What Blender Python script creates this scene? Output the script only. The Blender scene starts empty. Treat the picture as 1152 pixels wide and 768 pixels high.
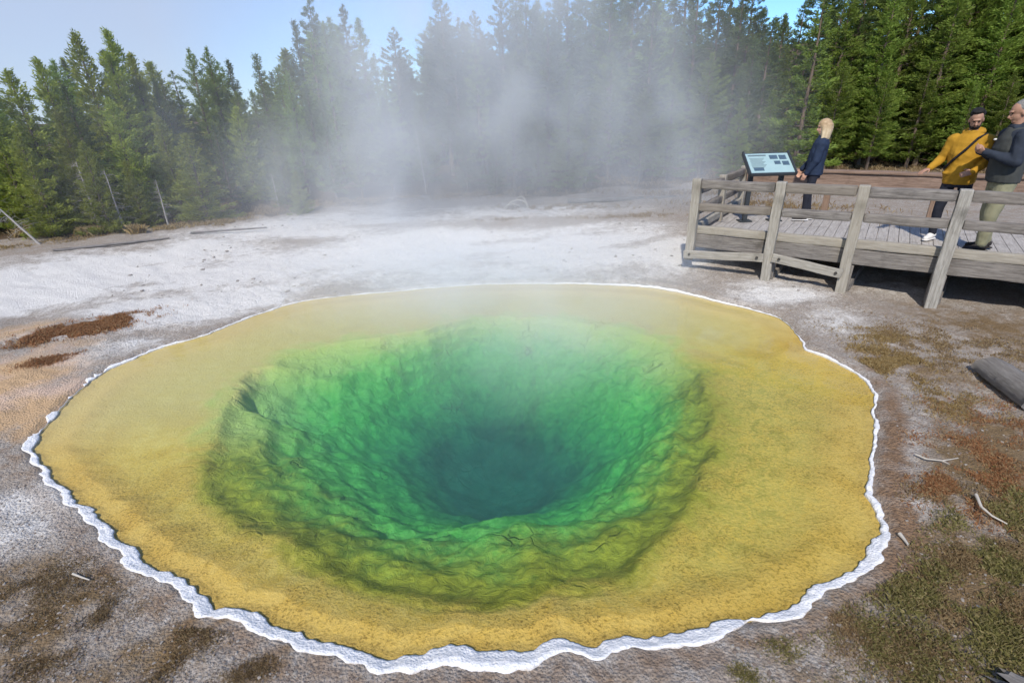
import bpy, bmesh, math, random
import numpy as np
from mathutils import Vector, Matrix, Quaternion
S = bpy.context.scene
COL = S.collection
R_ = math.radians

# ------------------------------------------------------------------ camera
F_PX, PITCH, ROLL, CAM_H = 580.0, 0.422, 0.036, 2.7
_c, _s = math.cos(ROLL), math.sin(ROLL)
_R0 = Vector((1, 0, 0)); _D0 = Vector((0, -math.sin(PITCH), -math.cos(PITCH)))
FWD = Vector((0, math.cos(PITCH), -math.sin(PITCH)))
RGT = _c * _R0 + _s * _D0; DWN = -_s * _R0 + _c * _D0
cam_d = bpy.data.cameras.new("camera"); cam = bpy.data.objects.new("camera", cam_d); COL.objects.link(cam)
m3 = Matrix((RGT, -DWN, -FWD)).transposed()
cam.matrix_world = Matrix.Translation((0, 0, CAM_H)) @ m3.to_4x4()
cam_d.sensor_width = 36; cam_d.lens = F_PX / 1152 * 36; cam_d.clip_end = 2000; cam_d.clip_start = 0.05
S.camera = cam

# ------------------------------------------------------------------ world, sun, exposure
SUN_EL, SUN_AZ = 46.0, 195.0       # azimuth clockwise from +Y: behind the viewer, slightly left
w = bpy.data.worlds.new("World"); S.world = w; w.use_nodes = True
nt = w.node_tree; nt.nodes.clear()
sky = nt.nodes.new("ShaderNodeTexSky"); sky.sky_type = 'NISHITA'; sky.sun_disc = False
sky.sun_elevation = R_(SUN_EL); sky.sun_rotation = R_(SUN_AZ); sky.altitude = 2200
sky.air_density = 1.15; sky.dust_density = 0.3; sky.ozone_density = 2.2
bg = nt.nodes.new("ShaderNodeBackground"); out = nt.nodes.new("ShaderNodeOutputWorld")
# thin cloud veil, thickest to the west (left)
tc = nt.nodes.new("ShaderNodeTexCoord")
nz = nt.nodes.new("ShaderNodeTexNoise"); nz.inputs["Scale"].default_value = 2.2; nz.inputs["Detail"].default_value = 5
nt.links.new(tc.outputs["Generated"], nz.inputs["Vector"])
sx = nt.nodes.new("ShaderNodeSeparateXYZ"); nt.links.new(tc.outputs["Generated"], sx.inputs[0])
mr = nt.nodes.new("ShaderNodeMapRange"); mr.inputs[1].default_value = -0.02; mr.inputs[2].default_value = -0.5
mr.inputs[3].default_value = -0.26; mr.inputs[4].default_value = 0.66
nt.links.new(sx.outputs[0], mr.inputs[0])
ad = nt.nodes.new("ShaderNodeMath"); ad.operation = 'MULTIPLY_ADD'; ad.use_clamp = True
nt.links.new(nz.outputs[0], ad.inputs[0]); ad.inputs[1].default_value = 0.32; nt.links.new(mr.outputs[0], ad.inputs[2])
mxs = nt.nodes.new("ShaderNodeMix"); mxs.data_type = 'RGBA'
nt.links.new(ad.outputs[0], mxs.inputs[0]); tint = nt.nodes.new('ShaderNodeMix'); tint.data_type = 'RGBA'; tint.blend_type = 'MULTIPLY'; tint.inputs[0].default_value = 1
tint.inputs[7].default_value = (.55, .78, 1.02, 1); nt.links.new(sky.outputs[0], tint.inputs[6]); nt.links.new(tint.outputs[2], mxs.inputs[6])
mxs.inputs[7].default_value = (2.7, 3.0, 3.7, 1)
nt.links.new(mxs.outputs[2], bg.inputs[0]); bg.inputs[1].default_value = 0.15
nt.links.new(bg.outputs[0], out.inputs[0])
sd = bpy.data.lights.new("sun", 'SUN'); sd.energy = 3.3; sd.angle = R_(1.5); sd.color = (1.0, 0.94, 0.84)
sun = bpy.data.objects.new("sun", sd); COL.objects.link(sun)
sun.rotation_euler = (R_(90 - SUN_EL), 0, -R_(SUN_AZ - 180)); sun.location = (-5, -10, 20)
S.view_settings.view_transform = 'Standard'; S.view_settings.look = 'None'
S.view_settings.exposure = 0.42; S.view_settings.gamma = 1.0; S.view_settings.use_curve_mapping = False
S.render.engine = 'CYCLES'
S.cycles.use_denoising = True; S.cycles.denoising_prefilter = 'ACCURATE'
S.cycles.use_adaptive_sampling = True; S.cycles.adaptive_threshold = 0.02
S.cycles.max_bounces = 6; S.cycles.transparent_max_bounces = 16; S.cycles.volume_bounces = 2
S.cycles.diffuse_bounces = 3; S.cycles.glossy_bounces = 3; S.cycles.caustics_reflective = False

# ------------------------------------------------------------------ helpers
def P(px, py, z=0.0):
    """world point at height z seen at photo pixel (measuring aid for traced outlines)"""
    d = FWD + RGT * ((px - 576) / F_PX) + DWN * ((py - 384) / F_PX)
    t = (z - CAM_H) / d.z
    return Vector((d.x * t, d.y * t, z))
def Yat(px, py, y):
    d = FWD + RGT * ((px - 576) / F_PX) + DWN * ((py - 384) / F_PX)
    t = y / d.y
    return Vector((d.x * t, y, CAM_H + d.z * t))

_rng = np.random.RandomState(5)
_tab = _rng.rand(512, 512)
def vnoise(x, y):
    xi = np.floor(x).astype(int); yi = np.floor(y).astype(int)
    fx = x - xi; fy = y - yi
    fx = fx * fx * (3 - 2 * fx); fy = fy * fy * (3 - 2 * fy)
    a = _tab[xi & 511, yi & 511]; b = _tab[(xi + 1) & 511, yi & 511]
    c = _tab[xi & 511, (yi + 1) & 511]; d = _tab[(xi + 1) & 511, (yi + 1) & 511]
    return (a * (1 - fx) + b * fx) * (1 - fy) + (c * (1 - fx) + d * fx) * fy
def fbm(x, y, sc=1.0, octv=4, off=0.0):
    x = np.asarray(x, float) * sc + off + 37.3; y = np.asarray(y, float) * sc + off * 1.7 + 91.1
    r = 0; a = .5; tot = 0
    for i in range(octv):
        r = r + a * vnoise(x, y); tot += a; a *= .5
        x, y = x * 1.62 + y * 1.18 + 17.1, y * 1.62 - x * 1.18 + 5.3
    return r / tot
def fbm3(x, y, z, sc=1.0, octv=4, off=0.0):
    x, y, z = x * sc + off + 11.3, y * sc + off * 1.3 + 7.7, z * sc + off * .7 + 3.1
    r = 0; a = .5; tot = 0
    for i in range(octv):
        zi = np.floor(z); fz = z - zi; fz = fz * fz * (3 - 2 * fz)
        n0 = vnoise(x + zi * 19.19, y + zi * 7.31); n1 = vnoise(x + (zi + 1) * 19.19, y + (zi + 1) * 7.31)
        r = r + a * (n0 * (1 - fz) + n1 * fz); tot += a; a *= .5
        x, y, z = x * 1.62 + y * 1.18 + 17.1, y * 1.62 - x * 1.18 + 5.3, z * 2.03 + 1.7
    return r / tot
def sstep(a, b, x):
    t = np.clip((np.asarray(x, float) - a) / (b - a), 0, 1); return t * t * (3 - 2 * t)

def tag(o, label=None, cat=None, group=None, kind=None):
    if label: o["label"] = label
    if cat: o["category"] = cat
    if group: o["group"] = group
    if kind: o["kind"] = kind
    return o
def empty(name, loc=(0, 0, 0), rz=0):
    o = bpy.data.objects.new(name, None); COL.objects.link(o); o.location = loc; o.rotation_euler = (0, 0, rz)
    o.empty_display_size = .2
    return o
def mesh_np(name, V, Fq, mat=None, parent=None, smooth=True, tri=False):
    me = bpy.data.meshes.new(name)
    V = np.asarray(V, np.float32); Fq = np.asarray(Fq, np.int32)
    n = Fq.shape[1]
    me.vertices.add(len(V)); me.vertices.foreach_set("co", V.ravel())
    me.loops.add(Fq.size); me.loops.foreach_set("vertex_index", Fq.ravel())
    me.polygons.add(len(Fq))
    me.polygons.foreach_set("loop_start", np.arange(0, Fq.size, n, dtype=np.int32))
    me.polygons.foreach_set("use_smooth", np.full(len(Fq), smooth))
    me.update(calc_edges=True); me.validate()
    o = bpy.data.objects.new(name, me); COL.objects.link(o)
    if mat: me.materials.append(mat)
    if parent: o.parent = parent
    return o
def bm_obj(name, bm, mat=None, parent=None, smooth=False):
    me = bpy.data.meshes.new(name); bm.normal_update(); bm.to_mesh(me); bm.free()
    if smooth:
        for p in me.polygons: p.use_smooth = True
    o = bpy.data.objects.new(name, me); COL.objects.link(o)
    if mat: me.materials.append(mat)
    if parent: o.parent = parent
    return o
def attr(o, name, vals, kind='FLOAT'):
    a = o.data.attributes.new(name, kind, 'POINT')
    if kind == 'FLOAT': a.data.foreach_set("value", np.asarray(vals, np.float32).ravel())
    else: a.data.foreach_set("color", np.asarray(vals, np.float32).ravel())
def dup(root, name=None):
    r = root.copy(); COL.objects.link(r)
    for ch in root.children:
        c = ch.copy(); COL.objects.link(c); c.parent = r
    return r

# node helper
class NT:
    def __init__(s, name):
        s.m = bpy.data.materials.new(name); s.m.use_nodes = True; s.t = s.m.node_tree; s.t.nodes.clear()
        s.out = s.n("OutputMaterial")
    def n(s, typ, **kw):
        nd = s.t.nodes.new("ShaderNode" + typ)
        for k, v in kw.items(): setattr(nd, k, v)
        return nd
    def l(s, a, b): s.t.links.new(a, b)
    def put(s, sock, v):
        if isinstance(v, bpy.types.NodeSocket): s.l(v, sock)
        else:
            if sock.type == 'RGBA' and len(v) == 3: v = (*v, 1)
            sock.default_value = v
    def math(s, op, a, b=0.0, c=None, clamp=False):
        nd = s.n("Math", operation=op, use_clamp=clamp); s.put(nd.inputs[0], a); s.put(nd.inputs[1], b)
        if c is not None: s.put(nd.inputs[2], c)
        return nd.outputs[0]
    def mix(s, f, a, b, bt='MIX'):
        nd = s.n("Mix", data_type='RGBA', blend_type=bt); s.put(nd.inputs[0], f); s.put(nd.inputs[6], a); s.put(nd.inputs[7], b)
        return nd.outputs[2]
    def rng(s, v, a, b, c=0.0, d=1.0, smooth=False):
        nd = s.n("MapRange"); nd.clamp = True
        if smooth: nd.interpolation_type = 'SMOOTHSTEP'
        s.put(nd.inputs[0], v)
        for i, q in enumerate((a, b, c, d)): s.put(nd.inputs[1 + i], q)
        return nd.outputs[0]
    def co(s, which="Object", scale=None):
        o = s.n("TexCoord").outputs[which]
        if scale is not None:
            mp = s.n("Mapping"); mp.inputs["Scale"].default_value = scale; s.l(o, mp.inputs[0]); o = mp.outputs[0]
        return o
    def noise(s, vec, sc, det=4, rough=.55, dist=0.0):
        nd = s.n("TexNoise"); s.l(vec, nd.inputs["Vector"]); nd.inputs["Scale"].default_value = sc
        nd.inputs["Detail"].default_value = det; nd.inputs["Roughness"].default_value = rough; nd.inputs["Distortion"].default_value = dist
        return nd.outputs[0]
    def vor(s, vec, sc, feature='F1', rnd=1.0):
        nd = s.n("TexVoronoi", feature=feature); s.l(vec, nd.inputs["Vector"]); nd.inputs["Scale"].default_value = sc
        return nd.outputs[0]
    def attr(s, name, sub="Fac"):
        nd = s.n("Attribute"); nd.attribute_name = name; return nd.outputs[sub]
    def bump(s, h, strength=.5, dist=.02, normal=None):
        nd = s.n("Bump"); nd.inputs["Strength"].default_value = strength; nd.inputs["Distance"].default_value = dist; s.l(h, nd.inputs["Height"])
        if normal is not None: s.l(normal, nd.inputs["Normal"])
        return nd.outputs[0]
    def bsdf(s, col, rough=.8, normal=None, spec=.3, **kw):
        nd = s.n("BsdfPrincipled"); s.put(nd.inputs["Base Color"], col); s.put(nd.inputs["Roughness"], rough)
        nd.inputs["Specular IOR Level"].default_value = spec
        if normal is not None: s.l(normal, nd.inputs["Normal"])
        for k, v in kw.items(): s.put(nd.inputs[k], v)
        return nd.outputs[0]
    def done(s, surf=None, vol=None):
        if surf is not None: s.l(surf, s.out.inputs["Surface"])
        if vol is not None: s.l(vol, s.out.inputs["Volume"])
        return s.m
def simple(name, col, rough=.8, nscale=30, var=.25, bump=.2, spec=.3, stretch=(1, 1, 1)):
    t = NT(name); v = t.co("Object", stretch)
    n = t.noise(v, nscale, 4)
    lo = tuple(c * (1 - var) for c in col); hi = tuple(min(1, c * (1 + var)) for c in col)
    c = t.mix(n, lo, hi)
    return t.done(t.bsdf(c, rough, t.bump(n, bump, .01), spec))

# ------------------------------------------------------------------ pool layout (traced, then given real ground positions)
SHORE = [(36,505),(50,530),(64,548),(102,572),(132,606),(167,641),(212,666),(262,690),(322,714),(370,732),(430,740),(500,737),(570,732),
 (640,729),(700,722),(760,715),(818,702),(850,694),(905,670),(948,655),(966,644),(982,622),(993,600),(990,575),(982,548),(980,520),(986,490),
 (985,465),(980,437),(962,417),(938,406),(908,393),(898,375),(878,358),(848,348),(810,340),(775,331),(730,323),(680,320),(620,319),(560,319),
 (500,322),(440,328),(380,333),(340,338),(290,353),(235,376),(185,389),(150,402),(118,417),(95,434),(72,456),(50,482)]
LIP = [(232,518),(238,545),(257,575),(304,610),(356,638),(419,668),(486,683),(538,683),(595,678),(653,668),(700,640),(735,615),(752,588),(785,560),
 (802,520),(806,480),(800,440),(780,408),(745,382),(700,366),(640,358),(575,354),(500,364),(430,380),(370,388),(325,400),(280,425),(255,455),(240,485)]
DEEP = [(565 + 130 * math.cos(a) + 16 * math.cos(3 * a), 512 + 84 * math.sin(a) - 8 * math.sin(2 * a)) for a in np.linspace(0, 2 * math.pi, 40)[:-1]]
CEN = P(565, 514, -.85); CX, CY = CEN.x, CEN.y
def polar(pts, z, sm=3.5):
    a = []
    for q in pts:
        p = P(*q, z); a.append((math.atan2(p.y - CY, p.x - CX), math.hypot(p.x - CX, p.y - CY)))
    a.sort(); t = np.array([q[0] for q in a]); r = np.array([q[1] for q in a])
    T = np.concatenate([t - 2 * np.pi, t, t + 2 * np.pi]); Rr = np.concatenate([r, r, r])
    g = np.linspace(-np.pi, np.pi, 1441); 
    v = np.interp(g, T, Rr)
    hw = int(sm * 2.6); k = np.exp(-(np.arange(-hw, hw + 1) / sm) ** 2); k /= k.sum()
    vv = np.concatenate([v[:-1], v[:-1], v[:-1]]); vv = np.convolve(vv, k, 'same')[1440:2880]
    return np.concatenate([vv, vv[:1]])
_G = np.linspace(-np.pi, np.pi, 1441)
_sh = polar(SHORE, 0); _lip = polar(LIP, -.1, 14); _dp = polar(DEEP, -.85, 30)
_sx, _sy = CX + _sh * np.cos(_G), CY + _sh * np.sin(_G)
def wig(sc, amp, off):      # ragged edge, periodic because it is sampled in space
    return (fbm(_sx, _sy, sc, 4, off) - .5) * 2 * amp
_near = sstep(7.5, 3.5, _sy)
_sh = _sh + wig(3.2, .085, 3.0) * (.35 + .65 * _near) + wig(9, .016, 8.0)
_lip = np.minimum(_lip + (fbm(np.cos(_G) * 2, np.sin(_G) * 2, 2.4, 3, 4) - .5) * .3, _sh - .15)
_dp = np.minimum(_dp + (fbm(np.cos(_G) * 2, np.sin(_G) * 2, .9, 2, 9) - .5) * .4, _lip - .35)
def shore_r(phi): return np.interp(phi, _G, _sh)

# forest edge: distance from viewer by azimuth
_fe = [P(*q, .25) for q in [(-260,300),(0,276),(100,267),(240,246),(380,235),(460,223),(590,226),(700,213),(780,210),(900,196),(1020,188),(1152,182),(1350,180)]]
_fa = np.array([math.atan2(p.x, p.y) for p in _fe]); _fd = np.array([math.hypot(p.x, p.y) for p in _fe])
_o = np.argsort(_fa); _fa, _fd = _fa[_o], np.clip(_fd[_o], 0, 24)
def forest_d(x, y):          # signed distance behind forest edge
    return np.hypot(x, y) - np.interp(np.arctan2(x, y), _fa, _fd)

def ground_z(x, y):
    x = np.asarray(x, float); y = np.asarray(y, float)
    r = np.hypot(x - CX, y - CY); d = r - shore_r(np.arctan2(y - CY, x - CX))
    z = -.012 + .045 * sstep(-.01, .09, d) + .05 * sstep(.1, 1.3, d)
    z = z + .16 * sstep(2, 8, d) * sstep(5, 10, y)
    z = z + .22 * np.exp(-((x - 4.0) ** 2 + (y - 10.5) ** 2) / 6)
    k = sstep(.03, .35, d)
    z = z + k * ((fbm(x, y, .7, 3, 2) - .5) * .10 + (fbm(x, y, 3.1, 4, 6) - .5) * .055 + (fbm(x, y, 14, 3, 1) - .5) * .022)
    fd = forest_d(x, y)
    z = z + sstep(0, 6, fd) * .35 + (fbm(x, y, .45, 3, 12) - .5) * .5 * sstep(0, 4, fd)
    hill = np.clip(fd - 4, 0, 80) * .10 * sstep(-2, 14, x + .15 * y) + np.clip(fd - 8, 0, 80) * .03
    return z + hill
def gz(x, y): return float(ground_z(np.array([x]), np.array([y]))[0])

# ------------------------------------------------------------------ materials of the setting
def mat_ground():
    t = NT("ground"); v = t.co("Object")
    zc = t.n("Attribute"); zc.attribute_name = "zone"
    sp = t.n("SeparateColor"); t.l(zc.outputs["Color"], sp.inputs[0])
    white, orange, brown = sp.outputs[0], sp.outputs[1], sp.outputs[2]
    lit = t.attr("litter"); wet = t.attr("rust")
    n1 = t.noise(v, 1.3, 5, .6); n2 = t.noise(v, 6, 6, .65, .3); n3 = t.noise(v, 38, 4, .7); n4 = t.noise(v, 130, 3, .7)
    vo = t.vor(v, 55); vo2 = t.vor(v, 24)
    grit = t.math('ADD', t.math('MULTIPLY', n3, .55), t.math('MULTIPLY', n4, .45))
    base = t.mix(t.rng(grit, .36, .64), (.18, .145, .115), (.57, .51, .45))
    base = t.mix(t.rng(vo2, .0, .28), (.43, .41, .39), base)
    base = t.mix(t.rng(n2, .42, .7), base, (.30, .235, .18))
    # white sinter crust, broken by grey
    wf = t.rng(t.math('ADD', white, t.math('MULTIPLY_ADD', n2, .9, t.math('MULTIPLY', grit, .55))), 1.02, 1.36)
    wcol = t.mix(t.rng(n3, .3, .7), (.60, .57, .535), (.82, .79, .75))
    c = t.mix(wf, base, wcol)
    of = t.rng(t.math('ADD', orange, t.math('MULTIPLY', n2, .8)), .72, 1.15)
    ocol = t.mix(n3, (.48, .29, .14), (.64, .46, .29))
    ocol = t.mix(t.rng(n1, .45, .6), ocol, (.62, .45, .34))
    c = t.mix(of, c, ocol)
    bf = t.rng(t.math('ADD', brown, t.math('MULTIPLY_ADD', n2, .8, t.math('MULTIPLY', grit, .3))), .98, 1.3)
    bcol = t.mix(n3, (.11, .072, .035), (.30, .205, .11))
    c = t.mix(bf, c, bcol)
    rf = t.rng(t.math('ADD', wet, t.math('MULTIPLY', n2, .9)), .85, 1.3)
    rcol = t.mix(t.rng(n3, .3, .7), (.13, .085, .055), (.34, .21, .12))
    c = t.mix(rf, c, rcol)
    lf = t.rng(t.math('ADD', lit, t.math('MULTIPLY', n2, .6)), .6, 1.0)
    c = t.mix(lf, c, t.mix(n3, (.045, .03, .018), (.16, .105, .06)))
    h = t.math('ADD', t.math('MULTIPLY', n3, .6), t.math('MULTIPLY', vo, -.45))
    h = t.math('ADD', h, t.math('MULTIPLY', n4, .35))
    h = t.math('ADD', h, t.math('MULTIPLY', n2, .7))
    return t.done(t.bsdf(c, .92, t.bump(h, .9, .035), .2))

def mat_bed():
    t = NT("pool_bed"); v = t.co("Object")
    tt = t.attr("zone_t"); side = t.attr("near_side"); ang = t.attr("bright")
    n1 = t.noise(v, 2.2, 5, .6, .6); n2 = t.noise(v, 9, 6, .65, .8); n3 = t.noise(v, 40, 4, .7); n5 = t.noise(v, 55, 4, .75)
    tq = t.math('ADD', tt, t.math('MULTIPLY_ADD', n1, .7, -.35))
    tq = t.math('ADD', tq, t.math('MULTIPLY_ADD', n2, .22, -.11))
    # shelf
    sh = t.mix(t.rng(n2, .3, .7), (.76, .50, .085), (.88, .65, .19))
    sh = t.mix(t.rng(tt, 2.35, 2.95), sh, t.mix(n2, (.68, .44, .085), (.78, .57, .19)))
    sh = t.mix(t.rng(t.math('ADD', n1, t.math('MULTIPLY', n2, .35)), .62, .82, 0, .55), sh, (.62, .37, .06))
    speck = t.rng(t.math('ADD', n5, t.math('MULTIPLY', n3, .5)), .755, .86)
    sh = t.mix(t.math('MULTIPLY', speck, t.math('MULTIPLY', .75, t.math('MULTIPLY', t.rng(n1, .3, .55), side))), sh, (.25, .16, .03))
    om = t.math('MULTIPLY', t.rng(t.math('ADD', n2, t.math('MULTIPLY', n3, .6)), .72, .95), t.math('MULTIPLY', ang, t.rng(tt, 2.95, 2.3)))
    sh = t.mix(t.math('MULTIPLY', om, .75), sh, (.30, .26, .03))
    sh = t.mix(t.math('MULTIPLY', ang, .2), sh, (.54, .43, .05))
    pale = t.mix(n2, (.66, .52, .20), (.74, .62, .33))
    sh = t.mix(t.math('MULTIPLY', side, .6), pale, sh) if False else t.mix(t.rng(side, .0, .45, .65, 0.), sh, pale)
    # olive mats near the lip on the near side, yellow-green on the far side
    ol = t.mix(t.rng(n2, .35, .65), (.22, .21, .02), (.50, .46, .05))
    far = t.mix(n2, (.52, .55, .12), (.62, .66, .24))
    lip = t.mix(t.rng(side, .25, .6), far, ol)
    wall = t.mix(t.rng(n2, .3, .7), (.12, .40, .06), (.36, .68, .16))
    wall = t.mix(t.rng(n1, .55, .75), wall, (.07, .20, .06))
    deep = t.mix(t.rng(t.math('ADD', n1, t.math('MULTIPLY', n2, .4)), .5, .9), (.010, .022, .032), (.12, .17, .16))  # depth shade of the pit centre painted into the bed colour
    # bands by zone
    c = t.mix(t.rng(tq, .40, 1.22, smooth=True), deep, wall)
    c = t.mix(t.rng(tq, 1.3, 1.85, smooth=True), c, lip)
    c = t.mix(t.rng(tq, 1.88, 2.22, smooth=True), c, sh)
    # cracks: crevice shade painted darker into the bed colour, plus bump
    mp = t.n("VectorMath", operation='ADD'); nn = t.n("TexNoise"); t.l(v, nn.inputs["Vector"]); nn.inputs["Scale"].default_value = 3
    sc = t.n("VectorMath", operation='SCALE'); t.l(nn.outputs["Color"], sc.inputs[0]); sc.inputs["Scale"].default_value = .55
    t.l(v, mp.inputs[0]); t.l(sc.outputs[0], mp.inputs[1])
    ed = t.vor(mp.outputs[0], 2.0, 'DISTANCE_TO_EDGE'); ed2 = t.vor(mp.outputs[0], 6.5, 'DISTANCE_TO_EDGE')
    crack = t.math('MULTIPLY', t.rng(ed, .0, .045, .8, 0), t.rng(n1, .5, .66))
    
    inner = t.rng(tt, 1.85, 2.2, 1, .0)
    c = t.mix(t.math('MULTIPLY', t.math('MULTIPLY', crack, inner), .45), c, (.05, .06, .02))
    h = t.math('ADD', t.math('MULTIPLY', n2, t.rng(tt, 1.95, 2.15, 1.0, .12)), t.math('MULTIPLY', n3, .3))
    h = t.math('SUBTRACT', h, t.math('MULTIPLY', t.math('MULTIPLY', crack, inner), .8))
    return t.done(t.bsdf(c, .9, t.bump(h, .7, .05), .1))

def mat_crust():
    t = NT("crust"); v = t.co("Object")
    n = t.noise(v, 45, 5, .7); n2 = t.noise(v, 9, 4); vo = t.vor(v, 60)
    c = t.mix(t.rng(n2, .35, .7), (.74, .735, .74), (.86, .85, .845))
    c = t.mix(t.rng(n, .3, .42, .5, 0), c, (.48, .44, .39))
    h = t.math('ADD', n, t.math('MULTIPLY', vo, .5))
    ed = t.attr('edge'); st = t.rng(t.math('ADD', ed, t.math('MULTIPLY_ADD', n2, 1.1, t.math('MULTIPLY_ADD', n, .5, -.8))), .82, 1.15)
    c = t.mix(st, c, t.mix(n, (.22, .16, .11), (.50, .43, .35)))
    return t.done(t.bsdf(c, .85, t.bump(h, .6, .02), .25))

def mat_water():
    t = NT("water"); v = t.co("Object")
    fr = t.n("Fresnel"); fr.inputs[0].default_value = 1.33
    nz = t.noise(v, 8, 3); b = t.bump(nz, .12, .02)
    t.l(b, fr.inputs["Normal"])
    gl = t.n("BsdfGlossy"); gl.inputs["Roughness"].default_value = .06; t.l(b, gl.inputs["Normal"])
    tr = t.n("BsdfTransparent"); mx = t.n("MixShader")
    t.l(fr.outputs[0], mx.inputs[0]); t.l(tr.outputs[0], mx.inputs[1]); t.l(gl.outputs[0], mx.inputs[2])
    ab = t.n("VolumeAbsorption"); ab.inputs["Color"].default_value = (.0, .78, .70, 1); ab.inputs["Density"].default_value = .66
    vs = t.n("VolumeScatter"); vs.inputs["Color"].default_value = (.52, .68, .76, 1); vs.inputs["Density"].default_value = .22
    a = t.n("AddShader"); t.l(ab.outputs[0], a.inputs[0]); t.l(vs.outputs[0], a.inputs[1])
    return t.done(mx.outputs[0], a.outputs[0])

# ------------------------------------------------------------------ ground, pool bed, water
NA = 1440
ang = _G[:-1]; CA, SA = np.cos(ang), np.sin(ang)
shr, lpr, dpr = _sh[:-1], _lip[:-1], _dp[:-1]
def ring_faces(rows, n):
    i = np.arange(rows - 1)[:, None] * n; j = np.arange(n)[None, :]; k = (j + 1) % n
    return np.stack([i + j, i + n + j, i + n + k, i + k], -1).reshape(-1, 4)
def blob(x, y, spots):
    """soft patches: (pixel x, pixel y, radius across m, radius along m, weight)"""
    r = np.zeros_like(x)
    for (px, py, rx, ry, wgt) in spots:
        p = P(px, py, .06); az = math.atan2(p.x, p.y)
        dx, dy = x - p.x, y - p.y
        u = dx * math.cos(az) - dy * math.sin(az); q = dx * math.sin(az) + dy * math.cos(az)
        r = np.maximum(r, wgt * np.exp(-((u / rx) ** 2 + (q / ry) ** 2)))
    return r
s = np.concatenate([np.linspace(0, .3, 16)[:-1], .3 * (1.042 ** np.arange(0, 176))])
s = np.concatenate([s[s < 380], [420.]])
d = s[:, None] + 0 * shr[None, :]
gx = CX + (shr[None, :] + d) * CA; gy = CY + (shr[None, :] + d) * SA
gzv = ground_z(gx, gy)
ground = mesh_np("ground", np.stack([gx, gy, gzv], -1).reshape(-1, 3), ring_faces(len(s), NA)[:, ::-1], mat_ground())
tag(ground, "pale broken sinter ground with brown soil around the hot spring", "ground", kind="structure")
X, Y_ = gx.ravel(), gy.ravel(); Dv = d.ravel()
white = blob(X, Y_, [(60,318,4.2,2.0,1.2),(-40,330,3,1.6,1.1),(230,345,2.2,.8,.95),(110,395,1.2,.5,.7),(980,215,3,1.0,.75),(300,300,3.5,1.6,.9),(180,340,2.2,.8,.7),(450,285,3.2,2.6,1.0),(620,280,3.2,2.4,.95),(760,290,1.8,1.6,.8),
   (880,330,1.0,1.0,.72),(950,360,.8,.8,.62),(1035,500,.35,.55,.62),(10,590,.7,.7,.52),(30,560,.5,.5,.6),(1030,570,.16,.5,.6),(80,650,.5,.4,.4),(1000,330,1.4,1.6,.45),(350,260,4,2.0,.8),(560,245,5,1.8,.62),(230,725,.25,.2,.4),(1010,605,.12,.12,.7)])
white *= .30 + 1.15 * fbm(X * .45, Y_, 1.7, 5, 7)
orange = blob(X, Y_, [(30,455,1.0,.55,1.1),(0,430,.9,.8,1.0),(60,470,.4,.4,1.0),(20,375,.8,.5,.7),(60,395,.8,.35,.6),(-60,470,1,.6,.7),(70,432,.5,.2,.55),(1005,520,.18,.7,.5),(985,440,.2,.5,.3)])
brown = blob(X, Y_, [(60,690,.75,.6,.72),(160,740,.7,.35,.75),(10,660,.5,.5,.7),(280,760,.6,.2,.6),(1120,520,.7,1.3,.85),(1060,420,.7,.6,.62),(1130,660,.8,.8,.95),(1040,740,.8,.35,.8),(900,750,.5,.2,.62),(700,762,.8,.12,.5),
   (1120,370,1.5,.9,.75),(1060,350,1.2,.5,.6),(990,345,.8,.3,.4),(1000,405,.5,.4,.5),(210,330,1.2,.4,.35),(100,368,.5,.2,.5),(130,262,3.,.8,.5),(640,235,2.2,.6,.6),(430,258,2.0,.5,.55),(590,262,1.6,.35,.5),(330,275,1.5,.35,.5),(180,300,1.5,.3,.5),(800,270,1.5,.6,.5),(720,250,1.8,.6,.4),(860,250,3,1.5,.4)])
rust = np.exp(-((Dv - .17) / .16) ** 2) * sstep(5.5, 3.6, Y_) * .55 + np.exp(-((Dv - .08) / .16) ** 2) * sstep(1.5, 2.6, X) * .38
fd = forest_d(X, Y_)
litter = sstep(-.8, 1.2, fd + (fbm(X, Y_, .8, 3, 3) - .5) * 2.5)
attr(ground, "zone", np.stack([white, orange, brown, np.ones_like(white)], -1), 'FLOAT_COLOR')
attr(ground, "litter", litter); attr(ground, "rust", rust)

rows = 150
tz = np.concatenate([np.linspace(.03, 1, 42), np.linspace(1, 2, 62)[1:], np.linspace(2, 3, 47)[1:]])
T2 = tz[:, None] + 0 * shr[None, :]
rr = np.where(T2 <= 1, T2 * dpr, np.where(T2 <= 2, dpr + (T2 - 1) * (lpr - dpr), lpr + (T2 - 2) * (shr - lpr)))
bx, by = CX + rr * CA, CY + rr * SA
dshore = shr[None, :] - rr
zs = -.012 - .10 * sstep(0, .5, dshore) * sstep(3.02, 2.0, T2) ** .5
wall = np.clip(2 - T2, 0, 1)
zw = -.75 * (wall ** 1.15)
pit = np.clip(1 - T2, 0, 1)
zp = -.80 * sstep(-.35, 1.0, pit) + .80 * sstep(-.35, 1.0, 0.0)
rough_amt = sstep(2.05, 1.75, T2) * (.8 + .2 * sstep(.2, 1.0, T2))
zb_ = (zw + zp) * 1.25
ridge = 1 - np.abs(fbm3(bx, by, zb_, 1.7, 4, 2) - .5) * 4
ridge2 = 1 - np.abs(fbm3(bx, by, zb_, 4.2, 3, 14) - .5) * 4
ledge = zw + (fbm3(bx, by, zb_, 1.3, 3, 5) - .5) * .30 * rough_amt
ledge = .72 * ledge + .28 * (np.floor(ledge / .16) * .16 + .16 * sstep(.55, 1, ledge / .16 - np.floor(ledge / .16)))
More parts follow.
